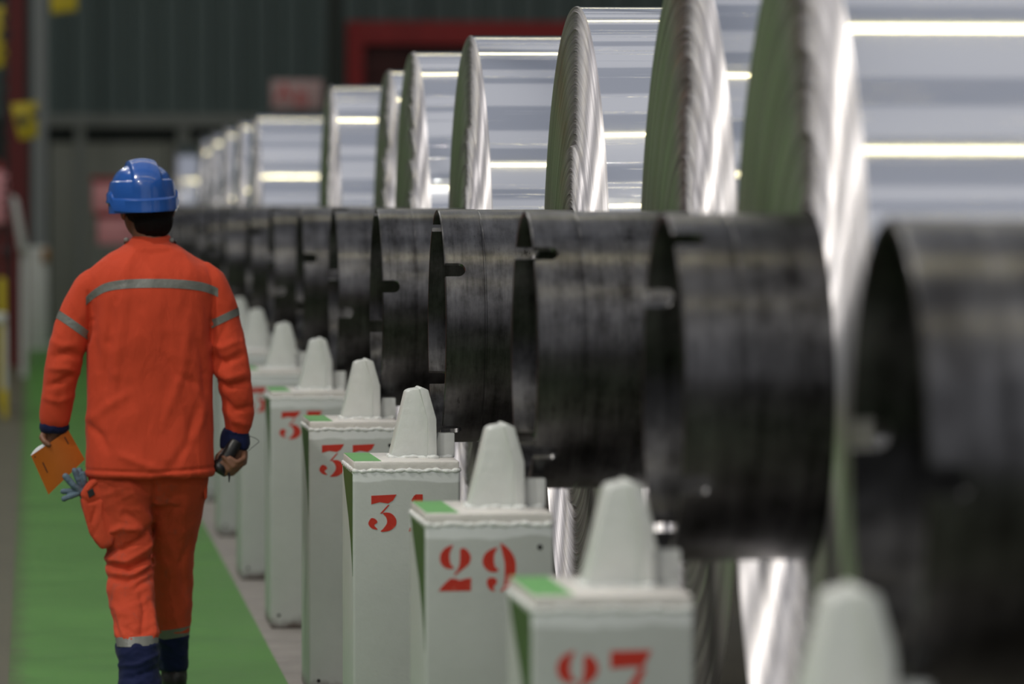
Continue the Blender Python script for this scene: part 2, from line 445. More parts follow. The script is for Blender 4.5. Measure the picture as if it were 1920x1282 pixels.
M = dict(
    side=coil_side_mat(), wrap=coil_wrap_mat(), steel=steel_mat(), post=post_mat(), red=red_mat(),
    cap=simple('cap_paint', (0.80, 0.77, 0.74), 0.35, var=0.12, scale=14, bump=0.3, bscale=40),
    fin=simple('stop_paint', (0.72, 0.74, 0.72), 0.4, var=0.14, scale=12, bump=0.2, bscale=50),
    weld=simple('weld_paint', (0.82, 0.84, 0.83), 0.18, bump=0.5, bscale=70),
    green=simple('green_mark', (0.13, 0.42, 0.11), 0.4, var=0.1),
    dgreen=simple('dark_green_mark', (0.045, 0.11, 0.02), 0.5, var=0.25, scale=20),
    hole=simple('dark_hole', (0.012, 0.011, 0.01), 0.7),
    orange=cloth('orange_workwear', (0.62, 0.066, 0.026)),
    orange_d=cloth('orange_trousers', (0.60, 0.072, 0.030), dirt=0.55, var=0.16),
    navy=cloth('navy_cloth', (0.006, 0.011, 0.055), dirt=0.0, var=0.2),
    tape=simple('reflective_tape', (0.17, 0.175, 0.16), 0.4, var=0.14, scale=40, bump=0.2, bscale=90),
    skin=simple('skin', (0.21, 0.095, 0.055), 0.5, var=0.12, scale=25, bump=0.1, bscale=200),
    hair=simple('hair', (0.005, 0.004, 0.004), 0.7, spec=0.15, bump=0.5, bscale=220),
    blue=simple('blue_helmet_shell', (0.016, 0.100, 0.43), 0.24, coat=0.5),
    black=simple('black_plastic', (0.012, 0.012, 0.014), 0.35),
    boot=simple('black_boot_leather', (0.012, 0.011, 0.011), 0.4, bump=0.2, bscale=80),
    sole=simple('boot_sole', (0.02, 0.02, 0.02), 0.7),
    white=simple('white_trim', (0.6, 0.6, 0.6), 0.5),
    cover=simple('orange_card_cover', (0.46, 0.115, 0.004), 0.5, var=0.15, scale=12),
    paper=simple('paper', (0.85, 0.87, 0.92), 0.7),
    ink=simple('dark_ink', (0.10, 0.03, 0.01), 0.6),
    glove=simple('grey_blue_glove', (0.11, 0.17, 0.23), 0.7, var=0.25, scale=30, bump=0.3, bscale=160),
    wallg=simple('green_grey_sheet', (0.088, 0.125, 0.122), 0.5, var=0.12, scale=0.5),
    walll=simple('grey_wall_panel', (0.235, 0.245, 0.215), 0.6, var=0.08, scale=0.6),
    walld=simple('dark_opening', (0.03, 0.038, 0.034), 0.7),
    beam=simple('grey_beam', (0.20, 0.215, 0.20), 0.5),
    colg=simple('light_grey_column', (0.30, 0.32, 0.33), 0.5),
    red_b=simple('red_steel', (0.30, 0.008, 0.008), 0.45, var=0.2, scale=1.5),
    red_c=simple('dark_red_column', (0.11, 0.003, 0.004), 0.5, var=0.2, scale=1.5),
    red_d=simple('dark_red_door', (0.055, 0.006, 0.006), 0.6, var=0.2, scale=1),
    yellow=simple('yellow_plastic', (0.62, 0.48, 0.02), 0.45),
    whitec=simple('white_cabinet_paint', (0.60, 0.62, 0.60), 0.5, var=0.06, scale=2),
    pink=simple('pink_crate', (0.80, 0.34, 0.37), 0.5),
    signw=simple('sign_board', (0.52, 0.36, 0.36), 0.5, var=0.08, scale=5),
    signr=simple('sign_letter_red', (0.55, 0.05, 0.05), 0.5),
    orl=simple('orange_lens', (0.40, 0.20, 0.06), 0.4),
    conc=simple('concrete_strip', (0.30, 0.275, 0.255), 0.7, var=0.45, scale=4.5, bump=0.2),
    dirt=simple('dark_floor', (0.09, 0.085, 0.05), 0.5, var=0.3, scale=1.0),
    darkened=simple('darkened_floor', (0.050, 0.046, 0.036), 0.45, var=0.5, scale=2.5, bump=0.2),  # floor colour darkened for the reflections in cores and coils
    ceil=simple('roof_sheet', (0.72, 0.74, 0.77), 0.6),
    sidew=simple('side_wall_sheet', (0.20, 0.23, 0.23), 0.6),
    lamp=emis('lamp_tube', (1.0, 0.88, 0.48), LAMP_POWER),
    walk=floor_green(),
)


def roof_mat():
    m = bpy.data.materials.new('translucent_roof_sheet'); m.use_nodes = True
    nt = m.node_tree; nt.nodes.clear()
    d = N(nt, 'ShaderNodeBsdfDiffuse'); d.inputs[0].default_value = (.62, .64, .68, 1)
    t = N(nt, 'ShaderNodeBsdfTranslucent'); t.inputs[0].default_value = (.80, .83, .90, 1)
    x = N(nt, 'ShaderNodeMixShader'); x.inputs[0].default_value = .72
    o = N(nt, 'ShaderNodeOutputMaterial')
    L(nt, d.outputs[0], x.inputs[1]); L(nt, t.outputs[0], x.inputs[2]); L(nt, x.outputs[0], o.inputs[0])
    return m


M['ceil'] = roof_mat()

def lathe_z(profile, seg):
    vs, fs = [], []
    n = len(profile)
    for k in range(seg):
        a = 2 * pi * k / seg
        for (r, z) in profile: vs.append((r * cos(a), r * sin(a), z))
    for k in range(seg):
        k2 = (k + 1) % seg
        for i in range(n - 1):
            fs.append((k * n + i, k * n + i + 1, k2 * n + i + 1, k2 * n + i))
    return vs, fs


# ------------------------------------------------------------------ structure
WY = 62.0
WX0, WX1 = -9.0, 15.0
YB = -14.0     # roof ends here; hall left open behind the camera to add fill light
HZ = 14.0


def struct(o): o['kind'] = 'structure'; return o


struct(box('floor', (-30, -60, -0.3), (30, WY + 1, 0.0), M['conc']))
fw = struct(mk('floor_walkway', [(0, 0, 0), (0.964, 0, 0), (0.964, 82, 0), (0, 82, 0), (0, 0, .004), (0.964, 0, .004), (0.964, 82, .004), (0, 82, .004)],
               [(4, 5, 6, 7), (0, 1, 5, 4), (1, 2, 6, 5), (2, 3, 7, 6), (3, 0, 4, 7)], M['walk']))
fw.location = (-0.09, -20, 0)
struct(box('floor_right', (1.28, -20, 0.0), (WX1, WY, 0.003), M['darkened']))  # dark slab added so the undersides of the cores reflect darkness
struct(box('floor_left', (WX0, -20, 0.0), (-0.09, WY, 0.003), M['dirt']))


def ribbed(name, x0, x1, z0, z1, y, pitch, depth, mat):
    pts = []
    x = x0
    while x < x1:
        for dx, dy in ((0, 0), (0.30, 0), (0.42, 1), (0.88, 1)):
            pts.append((x + dx * pitch, y - dy * depth))
        x += pitch
    vs, fs = [], []
    for (a, b) in pts: vs += [(a, b, z0), (a, b, z1)]
    n = len(pts)
    for i in range(n - 1): fs.append((2 * i, 2 * i + 2, 2 * i + 3, 2 * i + 1))
    base = len(vs)
    vs += [(pts[0][0], y + .1, z0), (pts[0][0], y + .1, z1), (pts[-1][0], y + .1, z0), (pts[-1][0], y + .1, z1)]
    fs += [(base, base + 1, base + 3, base + 2), (base, 0, 1, base + 1), (2 * n - 2, base + 2, base + 3, 2 * n - 1)]
    return mk(name, vs, fs, mat)


zb = P(300, 226, WY).z
struct(ribbed('wall_back', WX0, WX1, zb, HZ, WY, 0.36, 0.09, M['wallg']))
lw = struct(box('wall_back_lower', (WX0, WY, 0), (WX1, WY + .1, zb), M['walld']))
# lower wall panels, one object each
zp = P(300, 268, WY).z
xp = P(92, 300, WY).x
k = 0
while xp < 8:
    w_ = 1.42
    pn = box('wall_panel', (xp + .01, WY - .05, 0.0), (xp + w_ - .01, WY, zp), M['walll'], lw, bev=.01)
    xp += w_
    k += 1
struct(box('trim_1', (P(88, 226, WY).x, WY - .18, P(300, 238, WY).z), (8, WY, P(300, 214, WY).z), M['beam']))
for i, px in enumerate((150, 338, 350)):
    a = P(px - 9 if i == 0 else px - 6, 300, WY).x
    b = P(px + 9 if i == 0 else px + 5, 300, WY).x
    struct(box('trim_%d' % (i + 2), (a, WY - .14, 0), (b, WY, P(300, 238, WY).z), M['beam']))
struct(box('wall_left', (WX0 - .2, -20, 0), (WX0, WY, HZ), M['sidew']))
struct(box('wall_right', (WX1, -20, 0), (WX1 + .2, WY, HZ), M['sidew']))
# roof sheets with rooflight gaps between
bm = bmesh.new()
y = YB
pat = [(1.9, 2.0), (3.2, 3.4), (1.0, 1.6), (4.0, 2.2), (2.0, 3.6)]
i = 0
while y < WY:
    s_, g_ = pat[i % 5]
    if y > 36: g_ *= 0.35; s_ *= 2.5
    y1_ = min(y + s_, WY)
    rv = [bm.verts.new(c_) for c_ in ((WX0, y, HZ), (WX1, y, HZ), (WX1, y1_, HZ), (WX0, y1_, HZ))]
    bm.faces.new(rv)
    y += s_ + g_
    i += 1
for x in (WX0, -3, 3, 9, WX1 - .3):
    bm_box(bm, (x, YB, HZ - .25), (x + .3, WY, HZ + .12))
ce = struct(frombm('ceiling', bm, M['ceil']))

# long ceiling lights
names = ['near the camera', 'above the front coils', 'above the middle coils', 'near the far wall']
for (ly, nm, wd) in ((2.4, names[0], .10), (10.8, names[1], .17), (29.0, names[2], .17), (50.5, names[3], .22)):
    t = empty('ceiling_light', (2.5, ly, 13.4))
    tag(t, 'long warm strip light hanging under the roof ' + nm, 'light', 'strip lights under the roof')
    box('housing', (-9, -wd / 2 - .05, .03), (9, wd / 2 + .05, .16), M['colg'], t)
    box('lamp_tube', (-8.9, -wd / 2, 0), (8.9, wd / 2, .03), M['lamp'], t)
    for sx in (-8, 0, 8):
        box('hanger_rod', (sx - .01, -.01, .16), (sx + .01, .01, .6), M['colg'], t)

# high bay lamps on the left side of the hall
for k, (hx, hy) in enumerate(((-5.5, -2), (-5.5, 5), (-5.5, 12.5), (-5.5, 21), (-5.5, 33), (-5.5, 46))):
    t = empty('high_bay_lamp', (hx, hy, 11.6))
    tag(t, ('rearmost', 'second', 'third', 'fourth', 'fifth', 'farthest')[k] + ' round high bay lamp along the left part of the hall', 'lamp', 'high bay lamps')
    vs, fs = lathe_z([(.06, .34), (.10, .30), (.30, .06), (.32, .0), (.31, -.002), (.285, 0), (.27, .05), (.05, .28)], 28)
    mk('reflector', vs, fs, M['colg'], t, smooth=True)
    vs, fs = tube_mesh([Vector((0, 0, .3)), Vector((0, 0, HZ - 11.6))], .015, 6)
    mk('rod', vs, fs, M['black'], t)
    ld = bpy.data.lights.new('high_bay_light', 'AREA')
    ld.shape = 'DISK'; ld.size = .5; ld.energy = HIGHBAY * (1.0 if hy < 15 else .5); ld.color = (1.0, .97, .90)
    lo = bpy.data.objects.new('bulb', ld); COL.objects.link(lo); lo.parent = t
    lo.location = (0, 0, .02)
    lo.rotation_euler = (0, radians(-22), 0)

# ------------------------------------------------------------------ things at the far end
# red steel column and light column
x0, x1 = P(14, 300, 52).x, P(52, 300, 52).x
t = empty('steel_column', ((x0 + x1) / 2, 52, 0))
tag(t, 'dark red steel column at the left edge of the picture', 'column')
h = (x1 - x0) / 2
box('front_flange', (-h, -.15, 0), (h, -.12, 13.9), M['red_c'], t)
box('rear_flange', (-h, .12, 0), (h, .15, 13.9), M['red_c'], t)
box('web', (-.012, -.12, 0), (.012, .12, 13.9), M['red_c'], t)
x0, x1 = P(60, 300, 60).x, P(88, 300, 60).x
t = empty('steel_column', ((x0 + x1) / 2, 60, 0))
tag(t, 'light grey steel column between red column and ribbed wall', 'column')
h = (x1 - x0) / 2
box('shaft', (-h, -.1, 0), (h, .1, 13.9), M['colg'], t, bev=.01)
box('base_plate', (-h - .05, -.15, 0), (h + .05, .15, .03), M['colg'], t)
# dark column right of the sign
x0, x1 = P(613, 300, 60).x, P(643, 300, 60).x
t = empty('steel_column', ((x0 + x1) / 2, 60, 0))
tag(t, 'near-black steel column beside the red door frame', 'column')
h = (x1 - x0) / 2
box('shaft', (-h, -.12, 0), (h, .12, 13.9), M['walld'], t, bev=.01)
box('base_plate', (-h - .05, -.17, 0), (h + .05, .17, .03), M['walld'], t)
# red door frame
dY = 61.6
A, B = P(650, 40, dY), P(1066, 84, dY)
d1 = struct(empty('door_1', (A.x, dY, 0)))
fx = B.x + 1.8 - A.x
box('lintel', (0, -.12, B.z), (fx, .2, A.z), M['red_b'], d1)
box('jamb', (0, -.12, 0), (.20, .2, B.z), M['red_b'], d1)
box('jamb', (fx - .2, -.12, 0), (fx, .2, B.z), M['red_b'], d1)
nz_ = 9
for k in range(nz_):
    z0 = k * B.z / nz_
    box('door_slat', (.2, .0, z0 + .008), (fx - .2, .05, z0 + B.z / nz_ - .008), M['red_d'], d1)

# sign on pole
sY = 57.5
a, b = P(508, 205, sY), P(604, 150, sY)
t = empty('hanging_sign', ((a.x + b.x) / 2, sY, 0))
tag(t, 'pale pink sign board with red letters above the far coils', 'sign')
w2 = (b.x - a.x) / 2
box('board', (-w2, -.02, a.z), (w2, .02, b.z), M['signw'], t, bev=.01)
for sx in (-w2 * .7, w2 * .7):
    box('post', (sx - .02, -.0, 0), (sx + .02, .04, a.z + .1), M['beam'], t)


def text_obj(s, size, mat, parent, loc, name='lettering'):
    cu = bpy.data.curves.new(name, 'FONT')
    cu.body = s
    cu.size = size
    cu.extrude = 0.003
    cu.align_x = 'CENTER'
    o = bpy.data.objects.new(name, cu)
    COL.objects.link(o)
    dg = bpy.context.evaluated_depsgraph_get()
    me = bpy.data.meshes.new_from_object(o.evaluated_get(dg))
    bpy.data.objects.remove(o)
    me.transform(Matrix.Rotation(pi / 2, 4, 'X'))
    me.transform(Matrix.Translation(loc))
    me.materials.clear()
    return fin(name, me, mat, parent)


text_obj('A', .30, M['signr'], t, (-.14, -.024, a.z + .09))
text_obj('B', .26, M['signr'], t, (.05, -.024, a.z + .04))

# pink crates on stand
cY = 55.0
a, b = P(176, 458, cY), P(262, 458, cY)
t = empty('equipment_stand', ((a.x + b.x) / 2, cY, 0))
tag(t, 'dark grey-green stand under the two pink crates', 'stand')
w2 = (b.x - a.x) / 2
box('stand_top', (-w2, -.3, a.z - .05), (w2, .3, a.z), M['beam'], t)
for sx in (-1, 1):
    for sy in (-1, 1):
        box('leg', (sx * w2 * .92 - .03, sy * .26 - .03, 0), (sx * w2 * .92 + .03, sy * .26 + .03, a.z - .05), M['beam'], t)
z = a.z
for i, (hh, nm) in enumerate(((P(0, 400, cY).z - a.z, 'lower pink crate on the grey stand beyond the worker'), (P(0, 330, cY).z - P(0, 400, cY).z - .03, 'upper pink crate stacked left of the blue helmet'))):
    c = empty('crate', ((a.x + b.x) / 2 + (-.03 if i else .02), cY, z))
    tag(c, nm, 'crate', 'pink crates')
    box('crate_body', (-w2 + .02, -.25, 0), (w2 - .02, .25, hh - .04), M['pink'], c, bev=.015)
    box('crate_lid', (-w2, -.27, hh - .04), (w2, .27, hh + .01), M['red_b'], c, bev=.01)
    z += hh + .01

# white cabinet far left
cY = 58.5
a, b = P(42, 640, cY), P(90, 462, cY)
t = empty('cabinet', ((a.x + b.x) / 2, cY, 0))
tag(t, 'tall narrow white cabinet with an orange lamp, on the green floor at far left', 'cabinet')
w2 = (b.x - a.x) / 2
box('cabinet_body', (-w2, -.2, .04), (w2, .2, b.z), M['whitec'], t, bev=.015)
box('cabinet_door', (-w2 + .02, -.215, .1), (w2 - .02, -.2, b.z - .2), M['whitec'], t, bev=.005)
box('plinth', (-w2 - .02, -.22, 0), (w2 + .02, .22, .04), M['whitec'], t)
box('warning_lamp', (w2 - .07, -.25, b.z - .18), (w2 + .01, -.2, b.z - .02), M['orl'], t, bev=.02)

# yellow hanging signs
def yellow_sign(pts, Y, label, spot=None):
    q = [P(px, py, Y) for px, py in pts]
    cx = sum(p.x for p in q) / len(q)
    zt = max(p.z for p in q)
    t = empty('hanging_tag', (cx, Y, zt))
    tag(t, label, 'sign', 'yellow hanging signs')
    prism('board', [(p.x - cx, p.z - zt) for p in q], -.03, .03, M['yellow'], t, bev=.008)
    vs, fs = tube_mesh([Vector((0, 0, -.02)), Vector((0, 0, HZ - zt - .2))], .012, 6)
    mk('hanging_cable', vs, fs, M['black'], t)
    if spot:
        for (px, py, r) in spot:
            c = P(px, py, Y)
            bm = bmesh.new()
            bmesh.ops.create_cone(bm, cap_ends=True, segments=16, radius1=r, radius2=r, depth=.01, matrix=Matrix.Translation((c.x - cx, -.034, c.z - zt)) @ Matrix.Rotation(pi / 2, 4, 'X'))
            frombm('black_symbol', bm, M['black'], t)
    return t


yellow_sign([(20, 195), (70, 190), (71, 258), (36, 262)], 47.0, 'yellow tapered sign with black mark hanging before the red column', [(41, 226, .05), (66, 215, .035)])
yellow_sign([(93, -40), (144, -40), (145, 20), (96, 26)], 50.0, 'yellow sign cut by the top edge before the ribbed wall')
yellow_sign([(-30, 12), (12, 12), (13, 126), (-30, 128)], 46.0, 'tall yellow sign with black marks at the left edge', [(10, 65, .05), (9, 40, .035)])
# hoist chain
cp = P(10, 130, 44.0)
t = empty('hoist_chain', (cp.x, 44.0, P(10, 462, 44).z))
tag(t, 'thin dark chain hanging at the left edge', 'chain')
bm = bmesh.new()
zz = 0.0
i = 0
Hc = HZ - .2 - t.location.z
while zz < Hc:
    m4 = Matrix.Translation((0, 0, zz)) @ Matrix.Rotation(pi / 2 * (i % 2), 4, 'Z') @ Matrix.Rotation(pi / 2, 4, 'X') @ Matrix.Diagonal((.6, 1, 1, 1))
    vs, fs = tube_mesh([Vector((cos(a_) * .045, sin(a_) * .045, 0)) for a_ in [2 * pi * q / 8 for q in range(9)]], .011, 5, caps=False)
    vv = [bm.verts.new(m4 @ v) for v in vs]
    for f in fs: bm.faces.new([vv[q] for q in f])
    zz += .075
    i += 1
ch = frombm('chain_links', bm, M['black'], t)
ch['kind'] = 'stuff'
box('chain_hook', (-.04, -.02, -.12), (.04, .02, .0), M['black'], t, bev=.015)

# machine frame at the left: slanting white chute and its white housing
Y0 = 49.0
q = [P(20, 365, Y0), P(33, 372, Y0), P(52, 470, Y0), P(36, 472, Y0)]
t = empty('chute', (q[0].x, Y0, 0))
tag(t, 'slanting pale grey chute in front of the red column', 'chute')
prism('chute_channel', [(p.x - q[0].x, p.z) for p in q], -.1, .1, M['whitec'], t, bev=.01)
lx = P(44, 500, Y0).x - q[0].x
box('leg', (lx - .03, -.03, 0), (lx + .03, .03, q[2].z + .03), M['whitec'], t)
box('junction_box', (P(-12, 0, Y0).x - q[0].x, -.1, P(0, 420, Y0).z), (P(14, 0, Y0).x - q[0].x, .1, P(0, 320, Y0).z), M['pink'], t, bev=.01)
box('upright', (P(-6, 0, Y0).x - q[0].x, .1, 0), (P(2, 0, Y0).x - q[0].x, .16, P(0, 300, Y0).z), M['red_b'], t)
# barrier at left edge
Y0 = 40.0
a = P(-30, 605, Y0); b = P(13, 588, Y0)
t = empty('barrier', (b.x, Y0, 0))
tag(t, 'pale barrier table with white leg and yellow foot at the left edge', 'barrier')
box('table_top', (a.x - b.x - .3, -.3, a.z), (0, .3, b.z), M['whitec'], t, bev=.01)
lg = box('leg', (P(4, 0, Y0).x - b.x, -.28, .22), (P(12, 0, Y0).x - b.x, -.22, a.z), M['whitec'], t)
box('foot', (P(3, 0, Y0).x - b.x, -.29, 0), (P(13, 0, Y0).x - b.x, -.21, .22), M['yellow'], t)
box('leg', (a.x - b.x - .3, -.28, 0), (a.x - b.x - .24, -.22, a.z), M['whitec'], t)
a = P(-4, 590, 41.5); b = P(12, 520, 41.5)
t = empty('bollard', ((a.x + b.x) / 2, 41.5, 0))
tag(t, 'yellow bollard standing behind the barrier at left edge', 'bollard')
vs, fs = tube_mesh([Vector((0, 0, 0)), Vector((0, 0, b.z - .03)), Vector((0, 0, b.z))], [(b.x - a.x) / 2, (b.x - a.x) / 2, (b.x - a.x) / 3], 20)
mk('bollard_tube', vs, fs, M['yellow'], t, smooth=True)
bm = bmesh.new(); bm_box(bm, (-.12, -.12, 0), (.12, .12, .015)); frombm('base_plate', bm, M['black'], t)

# ------------------------------------------------------------------ post kit
TOP = 0.929
PW, PD = 0.308, 0.50


def smooth_poly(pts, n=4): return [(p.x, p.y) for p in catmull([(a, b, 0) for a, b in pts], n, closed=True)]


def G(pts, ox, oy, h): return [((x - ox) / h, (oy - y) / h) for x, y in pts]


DIG = {
    '2': [(1, G([(560, 520), (480, 555), (425, 620), (413, 690), (430, 750), (480, 800), (560, 815), (590, 797), (552, 760), (535, 690), (540, 610), (575, 530)], 400, 1090, 580)),
          (1, G([(665, 575), (705, 555), (760, 590), (797, 665), (782, 740), (730, 795), (660, 845), (605, 893), (592, 880), (625, 830), (655, 760), (662, 660)], 400, 1090, 580)),
          (0, G([(395, 1088), (430, 1040), (480, 985), (545, 930), (600, 932), (660, 955), (725, 935), (802, 925), (797, 1085)], 400, 1090, 580))],
    '9': [(1, G([(1125, 555), (1040, 580), (965, 640), (937, 730), (960, 800), (1020, 855), (1100, 865), (1140, 837), (1100, 800), (1082, 730), (1087, 640), (1120, 575)], 935, 1100, 585)),
          (1, G([(1160, 510), (1195, 520), (1270, 580), (1335, 680), (1355, 800), (1335, 930), (1280, 1030), (1210, 1090), (1160, 1108), (1200, 1030), (1215, 900), (1215, 760), (1190, 640)], 935, 1100, 585)),
          (1, G([(1060, 930), (1108, 948), (1117, 1000), (1075, 1050), (1092, 1100), (1040, 1090), (1002, 1040), (990, 980), (1015, 940)], 935, 1100, 585))],
    '3': [(0, G([(612, 800), (728, 795), (712, 822), (690, 836), (650, 830), (612, 840)], 600, 965, 170)),
          (0, G([(688, 843), (696, 843), (662, 882), (652, 882)], 600, 965, 170)),
          (1, G([(665, 880), (700, 880), (725, 905), (724, 938), (695, 961), (655, 965), (668, 950), (684, 925), (680, 900)], 600, 965, 170)),
          (1, G([(612, 903), (632, 908), (640, 922), (626, 936), (641, 955), (615, 950), (598, 928)], 600, 965, 170))],
    '7': [(0, [(0, .98), (0.66, .99), (.52, .72), (.36, .73), (0, .70)]),
          (0, [(.46, .70), (.57, .70), (.44, .40), (.40, .02), (.16, .02), (.22, .30)])],
    '5': [(0, [(.03, 1), (.58, 1), (.46, .80), (.10, .78), (.03, .74)]), (0, [(.03, .72), (.09, .72), (.10, .50), (.03, .52)]),
          (1, [(.30, .60), (.50, .58), (.66, .42), (.66, .22), (.52, .06), (.34, .0), (.42, .12), (.46, .32), (.38, .50)]),
          (1, [(.08, .34), (.20, .32), (.24, .22), (.18, .16), (.26, .02), (.10, .06), (.0, .2)])],
    '1': [(0, [(.29, .99), (.24, .96), (.17, .84), (.19, .80), (.29, .82)]), (0, [(.28, 1.0), (.48, 1.0), (.48, .14), (.28, .14)]),
          (0, [(.10, .0), (.66, .0), (.64, .10), (.12, .10)])],
    '4': [(0, [(.36, 1), (.40, .96), (.14, .34), (.36, .34), (.36, .22), (.0, .22), (.0, .30)]), (0, [(.43, .92), (.60, 1.0), (.60, .34), (.68, .34), (.68, .22), (.60, .22), (.60, .0), (.43, .0)])],
}


def digit(ch, h, loc, parent):
    bm = bmesh.new()
    for sm, pts in DIG[ch]:
        pp = smooth_poly(pts) if sm else pts
        prism_bm(bm, [(x * h, z * h) for x, z in pp], 0, -.0007)
    o = frombm('painted_numeral', bm, M['red'], parent)
    o.location = loc
    return o


def weld(name, pts, r, parent, seed):
    rnd = random.Random(seed)
    pp = []
    for i in range(len(pts) - 1):
        a, b = Vector(pts[i]), Vector(pts[i + 1])
        n = max(2, int((b - a).length / .007))
        pp += [a.lerp(b, k / n) for k in range(n)]
    pp.append(Vector(pts[-1]))
    ph = rnd.random() * 9
    rr = []
    for i, p in enumerate(pp):
        rr.append(r * (1 + .22 * sin(i * 1.7 + ph) + rnd.uniform(-.15, .15)))
        p.z += .0018 * sin(i * .55 + ph) + rnd.uniform(-.0008, .0008)
    vs, fs = tube_mesh(pp, rr, 8)
    return mk(name, vs, fs, M['weld'], parent, smooth=True, angle=0)


def post_body_mesh():
    bm = bmesh.new()
    bm_box(bm, (-PW / 2, -PD / 2, 0), (PW / 2, PD / 2, TOP - .026), 0.009, 3)
    return bm


proto = {}


def build_post(loc, number, label):
    t = empty('support_post', loc)
    tag(t, label, 'post', 'white numbered posts along the walkway')
    def sh(name, maker):
        if name not in proto:
            o = maker(); proto[name] = o
            return o
        c = proto[name].copy(); COL.objects.link(c); c.parent = t
        for ch_ in proto[name].children:
            g = ch_.copy(); COL.objects.link(g); g.parent = c
        return c
    sh('post_body', lambda: frombm('post_body', post_body_mesh(), M['post'], t, smooth=True, angle=50))
    def cap():
        return box('cap_plate', (-PW / 2 + .003, -PD / 2 + .004, TOP - .026), (PW / 2 - .003, PD / 2, TOP), M['cap'], t, bev=.004)
    sh('cap_plate', cap)
    a, b_ = PW / 2 - .0035, PD / 2 - .0035
    sh('weld_bead', lambda: weld('weld_bead', [(-a, b_, TOP - .028), (-a, -b_, TOP - .028), (a, -b_, TOP - .028), (a, b_, TOP - .028)], .0062, t, 3))
    # stop (tall tapered plate) - outline from the sharp post
    ox = .044
    s = 644.0
    def q(px, py): return (ox + (px - 779) / s, TOP + (856 - py) / s)
    main = [q(730, 856), q(760, 733), q(768, 729), q(783, 727), q(800, 785), q(800, 856)]
    def stop():
        bm = bmesh.new()
        prism_bm(bm, main, -.058, .07, bev=.004)
        # slanted left cheek: push rear-left edge outwards
        return frombm('stop_plate', bm, M['fin'], t, smooth=True, angle=40)
    sh('stop_plate', stop)
    cheek = [q(781, 727), q(786, 724), q(799, 729), q(814, 783), q(815, 856), q(799.5, 856), q(799.5, 784)]
    def side():
        bm = bmesh.new()
        prism_bm(bm, cheek, -.088, .085, bev=.003)
        return frombm('side_plate', bm, M['fin'], t, smooth=True, angle=40)
    sh('side_plate', side)
    x0, x1 = q(815.5, 0)[0], q(861, 0)[0]
    x1 = min(x1, PW / 2)
    sh('saddle_block', lambda: prism('saddle_block', [(x0, TOP), (x0, TOP + .045), (x0 + .006, TOP + .071), (x1, TOP + .071), (x1, TOP)], -.05, -.002, M['fin'], t, bev=.003))
    def rear():
        bm = bmesh.new()
        prism_bm(bm, [(PD / 2 - .08, TOP - .05), (PD / 2 - .08, TOP), (.30, TOP + .02), (.326, TOP + .071), (.38, TOP + .071), (.38, TOP - .02), (PD / 2, TOP - .2)], x0, x1, axis='x', bev=.003)
        return frombm('rear_saddle', bm, M['fin'], t, smooth=True, angle=40)
    sh('rear_saddle', rear)
    def w2():
        x_ = q(729, 0)[0]
        return weld('weld_bead', [(x_, .065, TOP + .002), (x_ - .001, -.062, TOP + .002), (q(799, 0)[0], -.062, TOP + .002), (q(800, 0)[0], -.092, TOP + .002), (q(816, 0)[0], -.092, TOP + .002), (q(818, 0)[0], -.054, TOP + .002), (PW / 2 - .004, -.054, TOP + .002)], .0055, t, 5)
    sh('weld_bead2', w2)
    # green marks
    sh('green_paint_patch', lambda: prism('green_paint_patch', [(-PW / 2 + .004, -PD / 2 + .008), (-PW / 2 + .082, -PD / 2 + .008), (-PW / 2 + .078, PD / 2 - .01), (-PW / 2 + .004, PD / 2 - .01)], TOP, TOP + .0008, M['green'], t, axis='z'))
    pts = [(-PD / 2 + .012, TOP - .036), (PD / 2 - .03, TOP - .036), (PD / 2 - .10, TOP - .075), (.06, TOP - .12), (-.05, TOP - .17), (-.15, TOP - .235), (-PD / 2 + .04, TOP - .29), (-PD / 2 + .012, TOP - .33)]
    sh('dark_green_patch', lambda: prism('dark_green_patch', pts, -PW / 2 - .0008, -PW / 2, M['dgreen'], t, axis='x'))
    for nm, (hx, hz) in {'bolt_hole': (PW / 2 - .034, .847), 'bolt_hole2': (-PW / 2 + .032, .052)}.items():
        if nm == 'bolt_hole' and number not in ('29', '33'): continue
        def hole(hx=hx, hz=hz):
            bm = bmesh.new()
            bmesh.ops.create_cone(bm, cap_ends=True, segments=20, radius1=.0065, radius2=.0065, depth=.002, matrix=Matrix.Translation((hx, -PD / 2 - .0002, hz)) @ Matrix.Rotation(pi / 2, 4, 'X'))
            return frombm('bolt_hole', bm, M['hole'], t)
        sh(nm, hole)
    if number:
        z0, dx, hh = {'27': (.708, .009, .118), '29': (.743, -.004, .112), '31': (.728, .009, .106)}.get(number, (.742, 0, .110))
        digit(number[0], hh, (-PW / 2 + .036 + dx, -PD / 2 - .0001, z0), t)
        digit(number[1], hh, (-PW / 2 + .140 + dx, -PD / 2 - .0001, z0), t)
    return t


